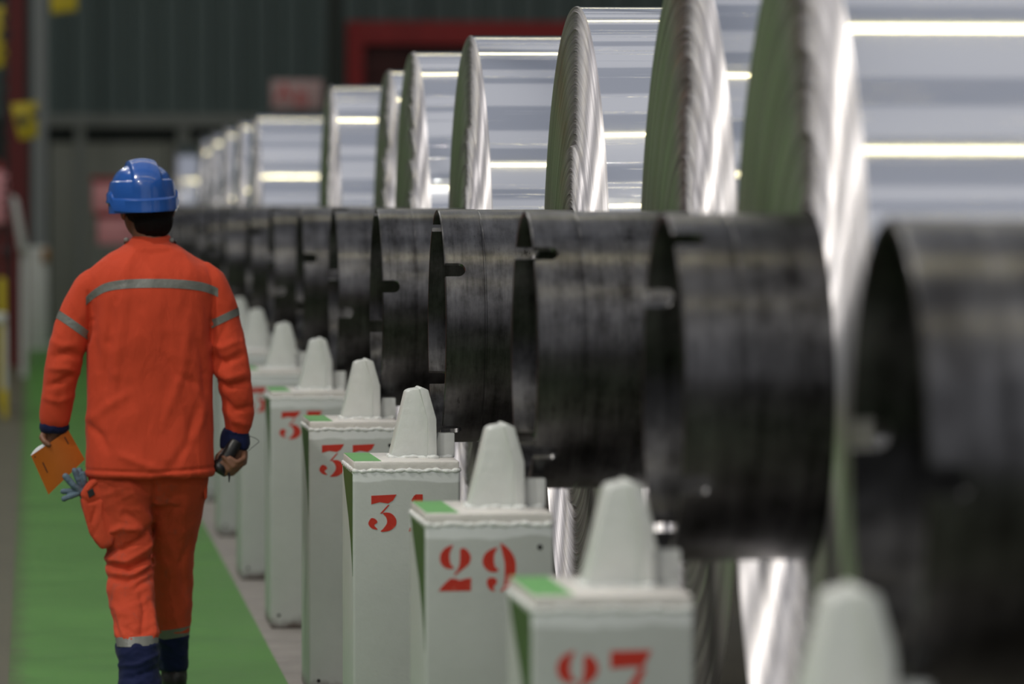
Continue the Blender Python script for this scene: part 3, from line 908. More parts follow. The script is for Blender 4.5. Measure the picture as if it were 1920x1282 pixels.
# tips of the posts in the photograph: number -> (px of tip, distance)
POST = [('25', 1590, 7.07), ('27', 1165, 9.82), ('29', 935, 12.38), ('31', 779, 14.83), ('33', 680, 17.50), ('35', 595, 20.25),
        ('37', 530, 22.85), ('39', 480, 25.80), ('41', 447, 28.80)]
for i, n_ in enumerate(('43', '45', '47', '49', '51', '53', '55', '57', '59')):
    POST.append((n_, None, 31.55 + i * 2.78))
plab = {
    '25': 'blurred white post with only its tapered stop showing at the lower right',
    '27': 'white steel post with red number 27, nearest readable one',
    '29': 'white steel post with red number 29 and tapered stop',
    '31': 'sharply focused white post with worn red number 31',
    '33': 'white post with worn red double three, next beyond the sharply focused post',
    '35': 'white post whose top edge is level with the worker\'s right elbow, red number 35',
    '37': 'blurred white post with red number 37 beside the worker\'s right hand',
    '39': 'blurred white post beside the worker\'s right sleeve, second beyond post 35',
    '41': 'blurred post top just right of the worker\'s upper arm band',
}
XY = {}
for num, px, Y in POST:
    x = P(px, 600, Y).x - .044 if px else 1.08
    XY[num] = (x, Y)
    build_post((x, Y, 0), num, plab.get(num, 'far white post in the row hidden behind the worker'))

# ------------------------------------------------------------------ cores (hollow steel tubes with slots) and coils
RC = 0.342
ZC = 1.306
CL = 2.1


def lathe_x(profile, seg):
    """closed profile [(x,r)] revolved round the x axis"""
    vs, fs = [], []
    n = len(profile)
    for k in range(seg):
        a = 2 * pi * k / seg
        for (x, r) in profile: vs.append((x, r * cos(a), r * sin(a)))
    for k in range(seg):
        k2 = (k + 1) % seg
        for i in range(n):
            j = (i + 1) % n
            fs.append((k * n + i, k2 * n + i, k2 * n + j, k * n + j))
    return vs, fs


def make_core_mesh():
    prof = [(0, RC - .013), (0, RC - .003), (.003, RC), (.112, RC), (.1135, RC - .0025), (.118, RC - .0025), (.1195, RC - .001),
            (.5, RC - .001), (CL - .003, RC), (CL, RC - .003), (CL, RC - .013)]
    vs, fs = lathe_x(prof, 160)
    tmp = mk('tmp_core', vs, fs, None)
    bmesh_fix = bmesh.new(); bmesh_fix.from_mesh(tmp.data); bmesh.ops.recalc_face_normals(bmesh_fix, faces=bmesh_fix.faces[:]); bmesh_fix.to_mesh(tmp.data); bmesh_fix.free()
    bm = bmesh.new()
    hw = .0215
    pts = [(-.02, -hw)] + [(-.02, hw)][:0]
    out = [(-.02, -hw)]
    for k in range(13):
        a = -pi / 2 + pi * k / 12
        out.append((.038 + hw * cos(a), hw * sin(a)))
    out.append((-.02, hw))
    for a in range(4):
        b2 = bmesh.new()
        prism_bm(b2, out, .25, .42, axis='z')
        bmesh.ops.recalc_face_normals(b2, faces=b2.faces[:])
        me_ = bpy.data.meshes.new('t'); b2.to_mesh(me_); b2.free()
        me_.transform(Matrix.Rotation(a * pi / 2, 4, 'X'))
        bm.from_mesh(me_)
        bpy.data.meshes.remove(me_)
    cme = bpy.data.meshes.new('cut'); bm.to_mesh(cme); bm.free()
    cut = bpy.data.objects.new('cut', cme); COL.objects.link(cut)
    md = tmp.modifiers.new('b', 'BOOLEAN'); md.operation = 'DIFFERENCE'; md.object = cut; md.solver = 'EXACT'
    dg = bpy.context.evaluated_depsgraph_get()
    me = bpy.data.meshes.new_from_object(tmp.evaluated_get(dg))
    bpy.data.objects.remove(tmp); bpy.data.objects.remove(cut)
    me.name = 'core_tube'
    me.polygons.foreach_set('use_smooth', [True] * len(me.polygons))
    me.set_sharp_from_angle(angle=radians(28))
    me.materials.clear(); me.materials.append(M['steel'])
    return me


CORE = make_core_mesh()
# slot angle: the slot at local +Z sits, after rotation a about x, towards -Y when a>0
SLOT = {'25': -3, '27': 59, '29': 44.5, '31': 29.5, '33': 13, '35': 78, '37': 19.6, '39': 76, '41': 35, '43': 60, '45': 10, '47': 30}
RIM = {'25': 1664, '27': 1243, '29': 983, '31': 819, '33': 705, '35': 625, '37': 562, '39': 508, '41': 467}


def side_profile(R, seed, rings=100, steps=()):
    """edge of the wound strip: every layer stands a little proud of or behind its neighbours"""
    rnd = random.Random(seed)
    pr = []
    x = 0.0
    r0 = RC + .002
    pitch = (R - r0) / rings
    for i in range(rings + 1):
        r = r0 + (R - r0) * i / rings
        off = sum(s * sst_(rs - .004, rs + .004, r) for (rs, s) in steps)
        x = x * .7 + rnd.uniform(-.0004, .0004)
        amp = pitch * rnd.uniform(.7, 2.3) * (1.0 if rnd.random() > .1 else 1.8)
        pr.append((off + x - (amp if 0 < i < rings and i % 2 else 0.0), r))
    return pr


def sst_(e0, e1, x):
    t = max(0, min(1, (x - e0) / (e1 - e0)))
    return t * t * (3 - 2 * t)


def make_strip_mesh(R, width, seed, rings=100, seg=200, steps=()):
    left = side_profile(R, seed, rings, steps)
    rnd = random.Random(seed + 5)
    prof = left + [(width, R)] + [(width + rnd.uniform(-.002, .002), R - (R - RC) * k / 12) for k in range(1, 12)] + [(width, RC + .002)]
    vs, fs = lathe_x(prof, seg)
    me = bpy.data.meshes.new('wound_strip')
    me.from_pydata(vs, [], fs)
    me.materials.append(M['side']); me.materials.append(M['wrap'])
    n = len(prof)
    il = len(left) - 1
    idx = [1 if (i % n) == il else 0 for i in range(len(fs))]
    me.polygons.foreach_set('material_index', idx)
    me.polygons.foreach_set('use_smooth', [True] * len(fs))
    bmx = bmesh.new(); bmx.from_mesh(me); bmesh.ops.recalc_face_normals(bmx, faces=bmx.faces[:]); bmx.to_mesh(me); bmx.free()
    me.set_sharp_from_angle(angle=radians(35))
    return me


COIL = {  # number: (radius, face x, width, steps, label)
    '27': (.925, 1.522, 1.9, ((.50, -.010), (.66, -.008), (.76, -.006)), 'blurred silver aluminium coil at the right edge, nearest of the coils'),
    '29': (.985, 1.603, 1.6, ((.60, .008), (.72, -.006)), 'aluminium coil cut by the top edge, on the core behind post 29'),
    '31': (.938, 1.578, 1.45, ((.53, .016), (.535, -.004)), 'sharply focused aluminium coil with visible wound layers'),
    '33': (.938, 1.490, 1.35, ((.62, .010), (.42, .006)), 'aluminium coil just left of the sharply focused coil'),
    '35': (.962, 1.520, 1.35, ((.6, -.005),), 'aluminium coil in front of the red door frame'),
    '37': (.955, 1.590, 1.2, ((.6, .006),), 'narrow brownish looking coil edge between two silver coils'),
    '39': (.955, 1.50, 1.35, ((.6, .006),), 'aluminium coil right of the pink sign'),
    '45': (.955, 1.49, 1.35, ((.6, .006),), 'aluminium coil directly below the pink sign'),
    '47': (.955, 1.50, 1.35, None, 'first thin sliver of a coil left of the coil below the sign'),
    '49': (.955, 1.50, 1.35, None, 'second thin sliver of a coil left of the coil below the sign'),
    '51': (.955, 1.50, 1.35, None, 'third thin sliver of a coil left of the coil below the sign'),
    '53': (.955, 1.50, 1.35, None, 'fourth thin sliver of a coil, next to the farthest coil'),
    '59': (.955, 1.50, 1.35, None, 'farthest aluminium coil, just right of the blue helmet'),
}
far_mesh = None
for num, px, Y in POST:
    Yc = Y + .16
    rim = P(RIM[num], 600, Yc).x if num in RIM else 1.175
    cd = COIL.get(num)
    if cd:
        t = empty('aluminium_coil', (rim, Yc, ZC))
        tag(t, cd[4], 'coil', 'aluminium coils on the row of cores')
        R, fxx, w_, steps, _ = cd
        if steps is None:
            if far_mesh is None: far_mesh = make_strip_mesh(.955, 1.35, 99, rings=60, seg=96, steps=((.6, .006),))
            me = far_mesh
        else:
            me = make_strip_mesh(R, w_, int(num), rings=260 if Y < 19 else 90, seg=224 if Y < 19 else 128, steps=steps)
        o = bpy.data.objects.new('wound_strip', me); COL.objects.link(o); o.parent = t
        o.location = (fxx - rim, 0, 0)
        o.rotation_euler = (radians(int(num) * 37 % 360), 0, 0)
    else:
        t = empty('empty_core', (rim, Yc, ZC))
        lab = {'25': 'large blurred dark steel core at the right edge, carrying no coil', '41': 'bare dark steel core just above the blurred posts beside the worker\'s right shoulder'}.get(num, 'bare dark steel core in the far part of the row, beside the worker\'s neck')
        tag(t, lab, 'core', 'bare cores')
    c = bpy.data.objects.new('core_tube', CORE); COL.objects.link(c); c.parent = t
    c.rotation_euler = (radians(90 - SLOT.get(num, int(num) * 13 % 90)), 0, 0)
    if num == '25': c.scale = (1, 1, 1)

# ------------------------------------------------------------------ the worker
PY = 16.92
PS = F / (PY * cos(YAW) + .35 * sin(YAW))
ORG = P(285, 378, PY)
BX, BZ = ORG.x, 0.0


def q3(px, py, dy=0.0):
    """pixel -> person-local point (dy: depth, + away from the camera)"""
    p = P(px, py, PY + dy)
    return Vector((p.x - BX, dy, p.z))


def qs(n): return n / PS


person = empty('person', (BX, PY, 0))
tag(person, 'worker walking away in orange reflective workwear on the green walkway', 'person')


def loft_bm(bm, rings, seg=40, sq=2.3, caps=True):
    """rings: (center Vector, half width, half depth, optional tilt axis dir)"""
    R = []
    for (c, a, b, ax) in rings:
        ax = ax.normalized()
        u = Vector((1, 0, 0)) - ax * ax.x
        u.normalize()
        w = ax.cross(u).normalized()
        row = []
        for k in range(seg):
            t = 2 * pi * k / seg
            ct, st = cos(t), sin(t)
            e = 2.0 / sq
            row.append(bm.verts.new(c + u * (a * abs(ct) ** e * (1 if ct >= 0 else -1)) + w * (b * abs(st) ** e * (1 if st >= 0 else -1))))
        R.append(row)
    for i in range(len(R) - 1):
        for k in range(seg):
            k2 = (k + 1) % seg
            bm.faces.new((R[i][k], R[i][k2], R[i + 1][k2], R[i + 1][k]))
    if caps:
        bm.faces.new(R[0][::-1]); bm.faces.new(R[-1])


def row_rings(rows):
    """rows: (py, xl, xr, dy, halfdepth_px) horizontal rings"""
    out = []
    for (py, xl, xr, dy, hd) in rows:
        c = q3((xl + xr) / 2, py, dy)
        out.append((c, qs((xr - xl) / 2), qs(hd), Vector((0, 0, 1))))
    return out


def path_rings(rows):
    """rows: (px,py,dy,r_px[,depth ratio]) rings across the path"""
    pts = [q3(r[0], r[1], r[2]) for r in rows]
    out = []
    n = len(pts)
    for i, r in enumerate(rows):
        d = pts[min(i + 1, n - 1)] - pts[max(i - 1, 0)]
        k = r[4] if len(r) > 4 else 1.0
        out.append((pts[i], qs(r[3]), qs(r[3]) * k, d))
    return out


def resample(rings, n):
    cs = catmull([r[0] for r in rings], n)
    ab = catmull([(r[1], r[2], 0) for r in rings], n)
    ax = catmull([r[3].normalized() for r in rings], n)
    return [(c, v.x, v.y, a) for c, v, a in zip(cs, ab, ax)]


def ell(bm, c, r, rot=None, sub=3):
    m4 = Matrix.Translation(c) @ (rot if rot else Matrix.Identity(4)) @ Matrix.Diagonal((r[0], r[1], r[2], 1))
    bmesh.ops.create_icosphere(bm, subdivisions=sub, radius=1, matrix=m4)


def caps_bm(bm, pts, rr, seg=12):
    for i in range(len(pts) - 1):
        vs, fs = tube_mesh([pts[i], pts[i + 1]], [rr[i], rr[i + 1]], seg)
        vv = [bm.verts.new(v) for v in vs]
        for f in fs: bm.faces.new([vv[k] for k in f])
    for p, r in zip(pts, rr): ell(bm, p, (r, r, r), sub=2)


def remesh(bm, voxel, smooth=4):
    bmesh.ops.recalc_face_normals(bm, faces=bm.faces[:])
    me = bpy.data.meshes.new('t'); bm.to_mesh(me); bm.free()
    o = bpy.data.objects.new('t', me); COL.objects.link(o)
    md = o.modifiers.new('r', 'REMESH'); md.mode = 'VOXEL'; md.voxel_size = voxel; md.adaptivity = 0
    if smooth:
        ms = o.modifiers.new('s', 'SMOOTH'); ms.factor = .5; ms.iterations = smooth
    dg = bpy.context.evaluated_depsgraph_get()
    out = bpy.data.meshes.new_from_object(o.evaluated_get(dg))
    bpy.data.objects.remove(o)
    return out


def seg_d(p, a, b):
    ab = b - a
    t = max(0, min(1, (p - a).dot(ab) / max(ab.length_squared, 1e-9)))
    return (p - (a + ab * t)).length, t


def folds(me, amp, stretch, scale, lines=(), back_only=True, amp_fn=None):
    """cloth relief: stretched noise ridges plus explicit creases (pixel polylines)"""
    L3 = []
    for (pts, w, d) in lines:
        for i in range(len(pts) - 1):
            a = q3(pts[i][0], pts[i][1]); b = q3(pts[i + 1][0], pts[i + 1][1])
            L3.append((Vector((a.x, a.z)), Vector((b.x, b.z)), qs(w), d))
    nrm = [v.normal.copy() for v in me.vertices]
    for v, nn in zip(me.vertices, nrm):
        p = v.co
        q = Vector((p.x * scale * stretch[0], p.y * scale * stretch[1], p.z * scale * stretch[2]))
        n1 = noise.noise(q)
        n2 = noise.noise(q * 2.3 + Vector((3, 1, 7)))
        k = amp_fn(p) if amp_fn else 1.0
        off = amp * k * ((0.5 - abs(n1)) * 1.3 + .45 * (.5 - abs(n2)))
        if nn.y < .35:
            p2 = Vector((p.x, p.z))
            for (a, b, w, d) in L3:
                dd, t = seg_d(p2, a, b)
                if dd < 3 * w:
                    off += d * math.exp(-(dd / w) ** 2) * (.35 + .65 * sin(pi * min(1, max(0, .1 + .8 * t))))
        v.co = p + nn * off


# --- jacket -----------------------------------------------------------------
bm = bmesh.new()
torso = row_rings([
    (441, 254, 317, .070, 30), (446, 248, 319, .066, 33), (455, 240, 323, .060, 37), (463, 229, 335, .054, 43), (474, 212, 352, .048, 50), (488, 190, 374, .042, 58),
    (502, 172, 392, .036, 64), (520, 163, 402, .030, 69), (550, 163, 403, .024, 73), (600, 166, 399, .018, 74), (660, 166, 397, .012, 72),
    (730, 166, 396, .008, 70), (800, 164, 397, .004, 72), (850, 162, 399, .0, 76), (884, 161, 401, .0, 79), (890, 163, 399, .0, 77)])
loft_bm(bm, resample(torso, 4), 64, 2.45)
slL = path_rings([(200, 522, .030, 30), (176, 541, .026, 36), (156, 570, .020, 33.5), (141, 600, .014, 31.5), (131, 635, .010, 32), (121, 672, .010, 33),
                  (113, 710, .018, 31), (108, 745, .026, 28), (104, 772, .034, 26.5), (103, 788, .038, 25), (103, 797, .040, 22)])
loft_bm(bm, resample(slL, 3), 36, 2.1)
slR = path_rings([(368, 516, .030, 30), (392, 536, .026, 36), (408, 566, .020, 32), (419, 600, .014, 27.5), (425, 640, .010, 29.5), (432, 680, .008, 31.5),
                  (439, 715, .010, 31), (445, 750, .014, 28), (448, 778, .020, 25.5), (446, 800, .024, 21), (444, 812, .026, 18)])
loft_bm(bm, resample(slR, 3), 36, 2.1)
jm = remesh(bm, .0052, 5)
cre = [
    ([(213, 565), (203, 640), (196, 720)], 5, -.005), ([(235, 560), (216, 700), (205, 800)], 6, .004), ([(352, 590), (340, 700), (300, 800)], 6, .0035),
    ([(372, 640), (380, 700), (384, 760)], 4, -.004), ([(386, 560), (392, 640)], 5, -.005), ([(178, 560), (176, 620), (185, 690)], 5, -.005),
    ([(170, 795), (190, 815), (200, 840)], 5, -.005), ([(165, 790), (200, 760), (240, 735)], 6, .004), ([(225, 850), (262, 866), (300, 878)], 5, .004),
    ([(366, 768), (352, 830), (320, 872)], 6, -.005), ([(385, 740), (372, 790), (345, 850)], 5, .004), ([(300, 660), (330, 700), (372, 720)], 5, -.003),
    ([(262, 600), (250, 700), (255, 790)], 9, .003), ([(315, 560), (310, 640), (318, 720)], 9, -.003),
    ([(161, 879), (280, 882), (400, 874)], 1.8, -.0035), ([(161, 886), (280, 889), (400, 881)], 3, .002),
    ([(163, 566), (196, 536), (260, 528)], 2, -.001),
    ([(166, 548), (170, 600), (168, 640)], 3, -.006), ([(402, 545), (398, 600), (396, 640)], 3, -.006),
    ([(101, 668), (130, 660), (152, 668)], 5, -.006), ([(95, 690), (125, 690), (148, 700)], 4, .004), ([(94, 722), (112, 716), (140, 698)], 4, -.005),
    ([(86, 745), (112, 752), (134, 742)], 4, .003), ([(100, 640), (118, 650), (140, 645)], 5, .003),
    ([(399, 668), (420, 680), (448, 666)], 5, -.008), ([(400, 690), (425, 708), (460, 700)], 5, .005), ([(405, 712), (428, 724), (462, 716)], 4, -.006),
    ([(398, 645), (415, 652), (440, 640)], 4, .004), ([(418, 745), (440, 768), (468, 762)], 4, -.005), ([(425, 768), (440, 788), (464, 796)], 4, .004),
    ([(455, 600), (452, 640), (462, 690)], 3, .003), ([(420, 610), (410, 640)], 4, -.004),
    ([(255, 450), (290, 456), (322, 452)], 2.2, -.004), ([(240, 470), (285, 476), (330, 470)], 3, -.002),
    ([(215, 480), (250, 468), (310, 468), (350, 480)], 3, .0015),
]
cre = [(p, w * 1.6, d * 1.5) for p, w, d in cre]
folds(jm, .0085, (1.0, 1.0, .42), 10.0, cre)
jacket = fin('jacket', jm, M['orange'], person, smooth=True, angle=0)
jbv = BVHTree.FromPolygons([v.co for v in jm.vertices], [p.vertices[:] for p in jm.polygons])


def strip_on(bvh, cols, name, mat, parent, off=.0016, dirv=Vector((0, 1, 0))):
    """cols: list of lists of ray starts; ray along dirv (or towards a given target)"""
    vs, fs = [], []
    n = len(cols[0])
    for col in cols:
        for c in col:
            s, d = c if isinstance(c, tuple) else (c, dirv)
            hit, nn, _, _ = bvh.ray_cast(s, d)
            if hit is None: hit = s + d * .2; nn = -d
            vs.append(hit - d * off)
    m_ = len(cols)
    for i in range(m_ - 1):
        for k in range(n - 1):
            fs.append((i * n + k, (i + 1) * n + k, (i + 1) * n + k + 1, i * n + k + 1))
    # thickness: inner skirt
    base = len(vs)
    for i in range(m_):
        for k in (0, n - 1):
            s, d = cols[i][k] if isinstance(cols[i][k], tuple) else (cols[i][k], dirv)
            vs.append(Vector(vs[i * n + k]) + d * .006)
    for i in range(m_ - 1):
        fs.append((base + 2 * i, base + 2 * i + 2, (i + 1) * n, i * n))
        fs.append((i * n + n - 1, (i + 1) * n + n - 1, base + 2 * i + 3, base + 2 * i + 1))
    return mk(name, vs, fs, mat, parent, smooth=True, angle=60)


top = catmull([(161, 556, 0), (175, 543, 0), (197, 530, 0), (228, 524, 0), (265, 522, 0), (310, 522, 0), (345, 524, 0), (375, 528, 0), (395, 534, 0), (408, 540, 0)], 6)
cols = []
for p in top:
    cols.append([Vector((q3(p.x, p.y + 16.5 * t / 5).x, -.6, q3(p.x, p.y + 16.5 * t / 5).z)) for t in range(6)])
strip_on(jbv, cols, 'reflective_band', M['tape'], jacket)


def arm_band(bvh, pa, pb, width, name, mat, parent, tilt, seg=40, rad=.13, off=.0018):
    """band round a limb; pa,pb: 3D axis points, width in m"""
    ax = (pb - pa).normalized()
    ax = (Matrix.Rotation(tilt, 3, 'Y') @ ax).normalized()
    c = (pa + pb) / 2
    u = ax.orthogonal().normalized(); w = ax.cross(u)
    cols = []
    for k in range(seg + 1):
        a = 2 * pi * k / seg
        d = u * cos(a) + w * sin(a)
        col = []
        for t in range(5):
            o = c + ax * (width * (t / 4 - .5))
            # cast from just outside the limb
            col.append((o + d * rad, -d))
        cols.append(col)
    return strip_on(bvh, cols, name, mat, parent, off)


# sleeve bands, at the upper arms (limited radius keeps the rays on the sleeve)
arm_band(jbv, q3(147, 588, .016), q3(128, 632, .012), qs(15), 'reflective_band', M['tape'], jacket, radians(12), rad=.07)
arm_band(jbv, q3(416, 578, .016), q3(424, 616, .012), qs(14), 'reflective_band', M['tape'], jacket, radians(-14), rad=.066)
# cuffs, navy
for rows in ([(103, 788, .038, 22), (103, 796, .040, 27, .9), (102, 803, .042, 27, .9), (102, 809, .043, 24, .9), (102, 811, .043, 21, .9)],
             [(443, 806, .024, 22), (442, 812, .026, 25, .8), (441, 822, .027, 27, .8), (440, 832, .028, 27, .8), (439, 840, .028, 26, .8), (439, 842, .028, 21, .8)]):
    bm = bmesh.new()
    loft_bm(bm, resample(path_rings(rows), 3), 32, 2.0)
    me = remesh(bm, .004, 2)
    folds(me, .004, (1, 1, .4), 30)
    fin('cuff', me, M['navy'], jacket, smooth=True, angle=0)

# --- trousers -----------------------------------------------------------------
bm = bmesh.new()
pel = row_rings([(860, 172, 390, 0, 60), (885, 170, 391, 0, 60), (905, 172, 388, 0, 54), (925, 180, 380, 0, 42), (945, 210, 360, 0, 28)])
loft_bm(bm, resample(pel, 3), 48, 2.5)
lg1 = row_rings([(880, 168, 292, .0, 60), (910, 171, 291, .0, 62), (940, 180, 289, .002, 60), (980, 188, 288, .006, 56), (1020, 196, 288, .008, 52), (1060, 200, 287, -.01, 48),
                 (1100, 203, 286, -.05, 45), (1140, 208, 289, -.10, 42), (1175, 214, 294, -.15, 41), (1196, 217, 296, -.18, 41)])
loft_bm(bm, resample(lg1, 3), 40, 2.3)
lg2 = row_rings([(880, 270, 391, .0, 60), (910, 272, 388, .025, 60), (940, 274, 383, .06, 58), (980, 277, 376, .11, 54), (1020, 279, 366, .16, 50), (1060, 281, 362, .205, 47),
                 (1100, 283, 362, .24, 44), (1140, 286, 360, .265, 42), (1170, 289, 357, .28, 41), (1186, 291, 356, .285, 41)])
loft_bm(bm, resample(lg2, 3), 40, 2.3)
tm = remesh(bm, .0055, 4)
cre = [
    ([(287, 885), (286, 1000), (287, 1060)], 4, -.007), ([(198, 1030), (230, 1028), (262, 1008), (284, 985)], 6, -.008), ([(200, 1046), (236, 1050), (270, 1030), (286, 1015)], 5, .006),
    ([(201, 1056), (240, 1064), (285, 1042)], 5, -.009), ([(204, 1080), (238, 1086), (270, 1070), (286, 1060)], 5, -.007), ([(215, 1072), (250, 1074), (282, 1055)], 4, .006),
    ([(212, 905), (235, 960), (270, 985)], 6, -.005), ([(240, 900), (262, 950), (284, 975)], 6, .004), ([(200, 1000), (225, 985), (262, 990)], 5, .006),
    ([(250, 1100), (262, 1090), (284, 1080)], 5, -.006), ([(206, 1125), (225, 1140), (250, 1150)], 6, .004), ([(210, 1140), (218, 1170), (224, 1188)], 4, -.006),
    ([(262, 1110), (268, 1140), (262, 1180)], 4, -.005), ([(280, 1120), (284, 1160), (292, 1186)], 4, .005), ([(230, 1165), (250, 1180), (275, 1172)], 4, -.005),
    ([(217, 1186), (250, 1183), (295, 1184)], 2.5, -.003), ([(240, 1130), (262, 1125), (280, 1110)], 5, .004),
    ([(350, 900), (345, 1000), (352, 1080)], 7, .003), ([(320, 920), (318, 1050), (325, 1150)], 8, -.003), ([(358, 1010), (340, 1060), (348, 1120)], 5, -.004),
]


def leg_amp(p): return 1.0 if p.x < 0 else .5


cre = [(p, w * 1.2, d * 1.5) for p, w, d in cre]
folds(tm, .0095, (.55, .7, 1.15), 11.0, cre, amp_fn=leg_amp)
trousers = fin('trousers', tm, M['orange_d'], person, smooth=True, angle=0)

for side_, ring_t, ring_n in (
        (0, [(1190, 216, 297, -.172, 42), (1198, 217, 297, -.182, 42), (1208, 218, 297, -.193, 42)],
         [(1205, 219, 296, -.19, 40), (1220, 220, 295, -.20, 40), (1242, 226, 295, -.215, 38), (1262, 226, 298, -.225, 38), (1280, 224, 301, -.235, 39), (1290, 225, 301, -.24, 39)]),
        (1, [(1176, 291, 358, .280, 42), (1184, 292, 357, .284, 42), (1193, 293, 356, .288, 42)],
         [(1190, 294, 355, .288, 40), (1205, 294, 352, .292, 40), (1225, 294, 351, .298, 38), (1240, 296, 351, .302, 38), (1249, 298, 351, .304, 37), (1254, 300, 350, .304, 36)])):
    bm = bmesh.new()
    rr = resample(row_rings(ring_t), 3)
    loft_bm(bm, rr, 40, 2.3)
    for v in bm.verts:      # sagging band
        v.co.z += .010 * (v.co.x - rr[0][0].x) / .07 * (1 if side_ else .4)
    frombm('reflective_band', bm, M['tape'], trousers, smooth=True, angle=50)
    bm = bmesh.new()
    loft_bm(bm, resample(row_rings(ring_n), 4), 40, 2.3)
    me = remesh(bm, .005, 3)
    folds(me, .008, (.8, .8, 1.1), 16.0, [([(225, 1235), (255, 1232), (290, 1215)], 5, .008), ([(228, 1258), (260, 1250), (292, 1238)], 5, -.008), ([(235, 1275), (262, 1262), (280, 1275)], 5, .006)])
    fin('trouser_hem', me, M['navy'], trousers, smooth=True, angle=0)

# cargo pocket at the left thigh, bulging outwards
bm = bmesh.new()
out = [(151, 922), (154, 945), (161, 967), (170, 998), (181, 1014), (191, 1026), (208, 1018), (218, 995), (216, 960), (210, 925), (200, 905), (184, 893), (168, 902)]
prism_bm(bm, [(q3(a, b).x, q3(a, b).z) for a, b in out], -.078, .045)
pm = remesh(bm, .005, 6)
folds(pm, .006, (1, 1, .4), 18, [([(178, 950), (172, 975), (178, 1000)], 3, -.006), ([(190, 930), (188, 960), (196, 1000)], 3, .004), ([(152, 930), (166, 940), (196, 930)], 2.5, -.005)])
pocket = fin('cargo_pocket', pm, M['orange_d'], trousers, smooth=True, angle=0)
bm = bmesh.new()
fl = [(158, 918), (170, 902), (184, 890), (214, 888), (202, 898), (180, 906), (164, 921)]
prism_bm(bm, [(q3(a, b).x, q3(a, b).z) for a, b in fl], -.085, .03)
fm = remesh(bm, .0045, 4)
fin('pocket_flap', fm, M['orange_d'], pocket, smooth=True, angle=0)
vq = [q3(a, b, -.0655) for a, b in ((163, 919), (174, 915), (178, 926), (167, 933))]
bm = bmesh.new()
prism_bm(bm, [(p.x, p.z) for p in vq], -.083, -.065, bev=.001)
frombm('hook_tape', bm, M['black'], pocket)
bm = bmesh.new()
prism_bm(bm, [(q3(a, b).x, q3(a, b).z) for a, b in ((381, 884), (389, 886), (389, 905), (388, 934), (383, 936), (380, 915))], -.03, .03)
fin('side_pocket_tab', remesh(bm, .004, 4), M['orange_d'], trousers, smooth=True, angle=0)

# --- boots -----------------------------------------------------------------
def boot(ankle, yaw, lift):
    t = Vector(ankle)
    bm = bmesh.new()
    ell(bm, t + Vector((0, -.03, .055)), (.042, .048, .05))
    ell(bm, t + Vector((0, .06, .045)), (.046, .09, .042))
    ell(bm, t + Vector((0, .14, .038)), (.048, .07, .036))
    caps_bm(bm, [t + Vector((0, -.01, .06)), t + Vector((0, -.015, .13))], [.046, .043], 16)
    me = remesh(bm, .005, 4)
    b_ = fin('boot', me, M['boot'], person, smooth=True, angle=0)
    bm = bmesh.new()
    pts = []
    for k in range(28):
        a = 2 * pi * k / 28
        x = .047 * cos(a); y_ = .055 + .145 * sin(a)
        x *= 1 + .12 * sin(a)
        pts.append((t.x + x, t.y + y_))
    prism_bm(bm, pts, t.z, t.z + .026, axis='z', bev=.004)
    frombm('sole', bm, M['sole'], b_, smooth=True, angle=40)
    bm = bmesh.new()
    bm_box(bm, (t.x - .036, t.y - .093, t.z + .028), (t.x + .012, t.y - .080, t.z + .034))
    bm_box(bm, (t.x + .012, t.y - .090, t.z + .024), (t.x + .03, t.y - .075, t.z + .030))
    frombm('white_piping', bm, M['white'], b_)
    return b_


aL = q3(262, 1282, -.24); aR = q3(326, 1282, .30)
boot((aL.x, aL.y + .03, .004), 0, 0)
boot((aR.x, aR.y, .004), 0, 0)

# --- body (one continuous mesh: head, neck, trunk, arms, hands, legs) ----------
bm = bmesh.new()
HY = .085
hc = q3(275, 382, HY)
YH = Matrix.Rotation(radians(24), 4, 'Z')      # head turned slightly to the left


def hp(x, y, z): return hc + (YH @ Vector((x, y, z)))


ell(bm, hp(0, -.012, .015), (.078, .098, .092), YH, 4)
ell(bm, hp(0, .022, -.035), (.066, .072, .085), YH, 4)
ell(bm, hp(0, .060, -.085), (.030, .028, .026), YH)             # chin
caps_bm(bm, [hp(0, .088, .01), hp(0, .112, -.028)], [.010, .014])   # nose
ell(bm, hp(0, .082, -.055), (.026, .016, .012), YH)             # lips
ell(bm, hp(0, .085, .028), (.055, .014, .010), YH)              # brow
for sx in (-1, 1):
    ell(bm, hp(sx * .085, .000, -.022), (.010, .021, .034), YH @ Matrix.Rotation(sx * .35, 4, 'Z'), 3)   # ear
    ell(bm, hp(sx * .091, -.010, -.012), (.008, .013, .020), YH @ Matrix.Rotation(sx * .6, 4, 'Z'), 3)
    ell(bm, hp(sx * .040, .062, -.020), (.026, .022, .022), YH)  # cheek
    ell(bm, hp(sx * .030, .084, .008), (.013, .010, .008), YH)   # eye
caps_bm(bm, [hp(0, -.015, -.05), q3(282, 452, .06), q3(284, 490, .045)], [.060, .058, .07], 20)
caps_bm(bm, [q3(284, 500, .04), q3(284, 640, .02), q3(282, 880, 0)], [.085, .09, .085], 16)
caps_bm(bm, [q3(200, 530, .03), q3(368, 530, .03)], [.05, .05], 12)
caps_bm(bm, [q3(190, 535, .028), q3(128, 640, .010), q3(104, 780, .036), q3(103, 806, .044)], [.045, .038, .030, .025], 14)
caps_bm(bm, [q3(378, 535, .028), q3(425, 645, .010), q3(444, 780, .020), q3(441, 838, .028)], [.045, .038, .030, .026], 14)
caps_bm(bm, [q3(235, 890, 0), q3(243, 1070, -.015), q3(258, 1250, -.215), q3(262, 1300, -.235)], [.07, .052, .038, .036], 14)
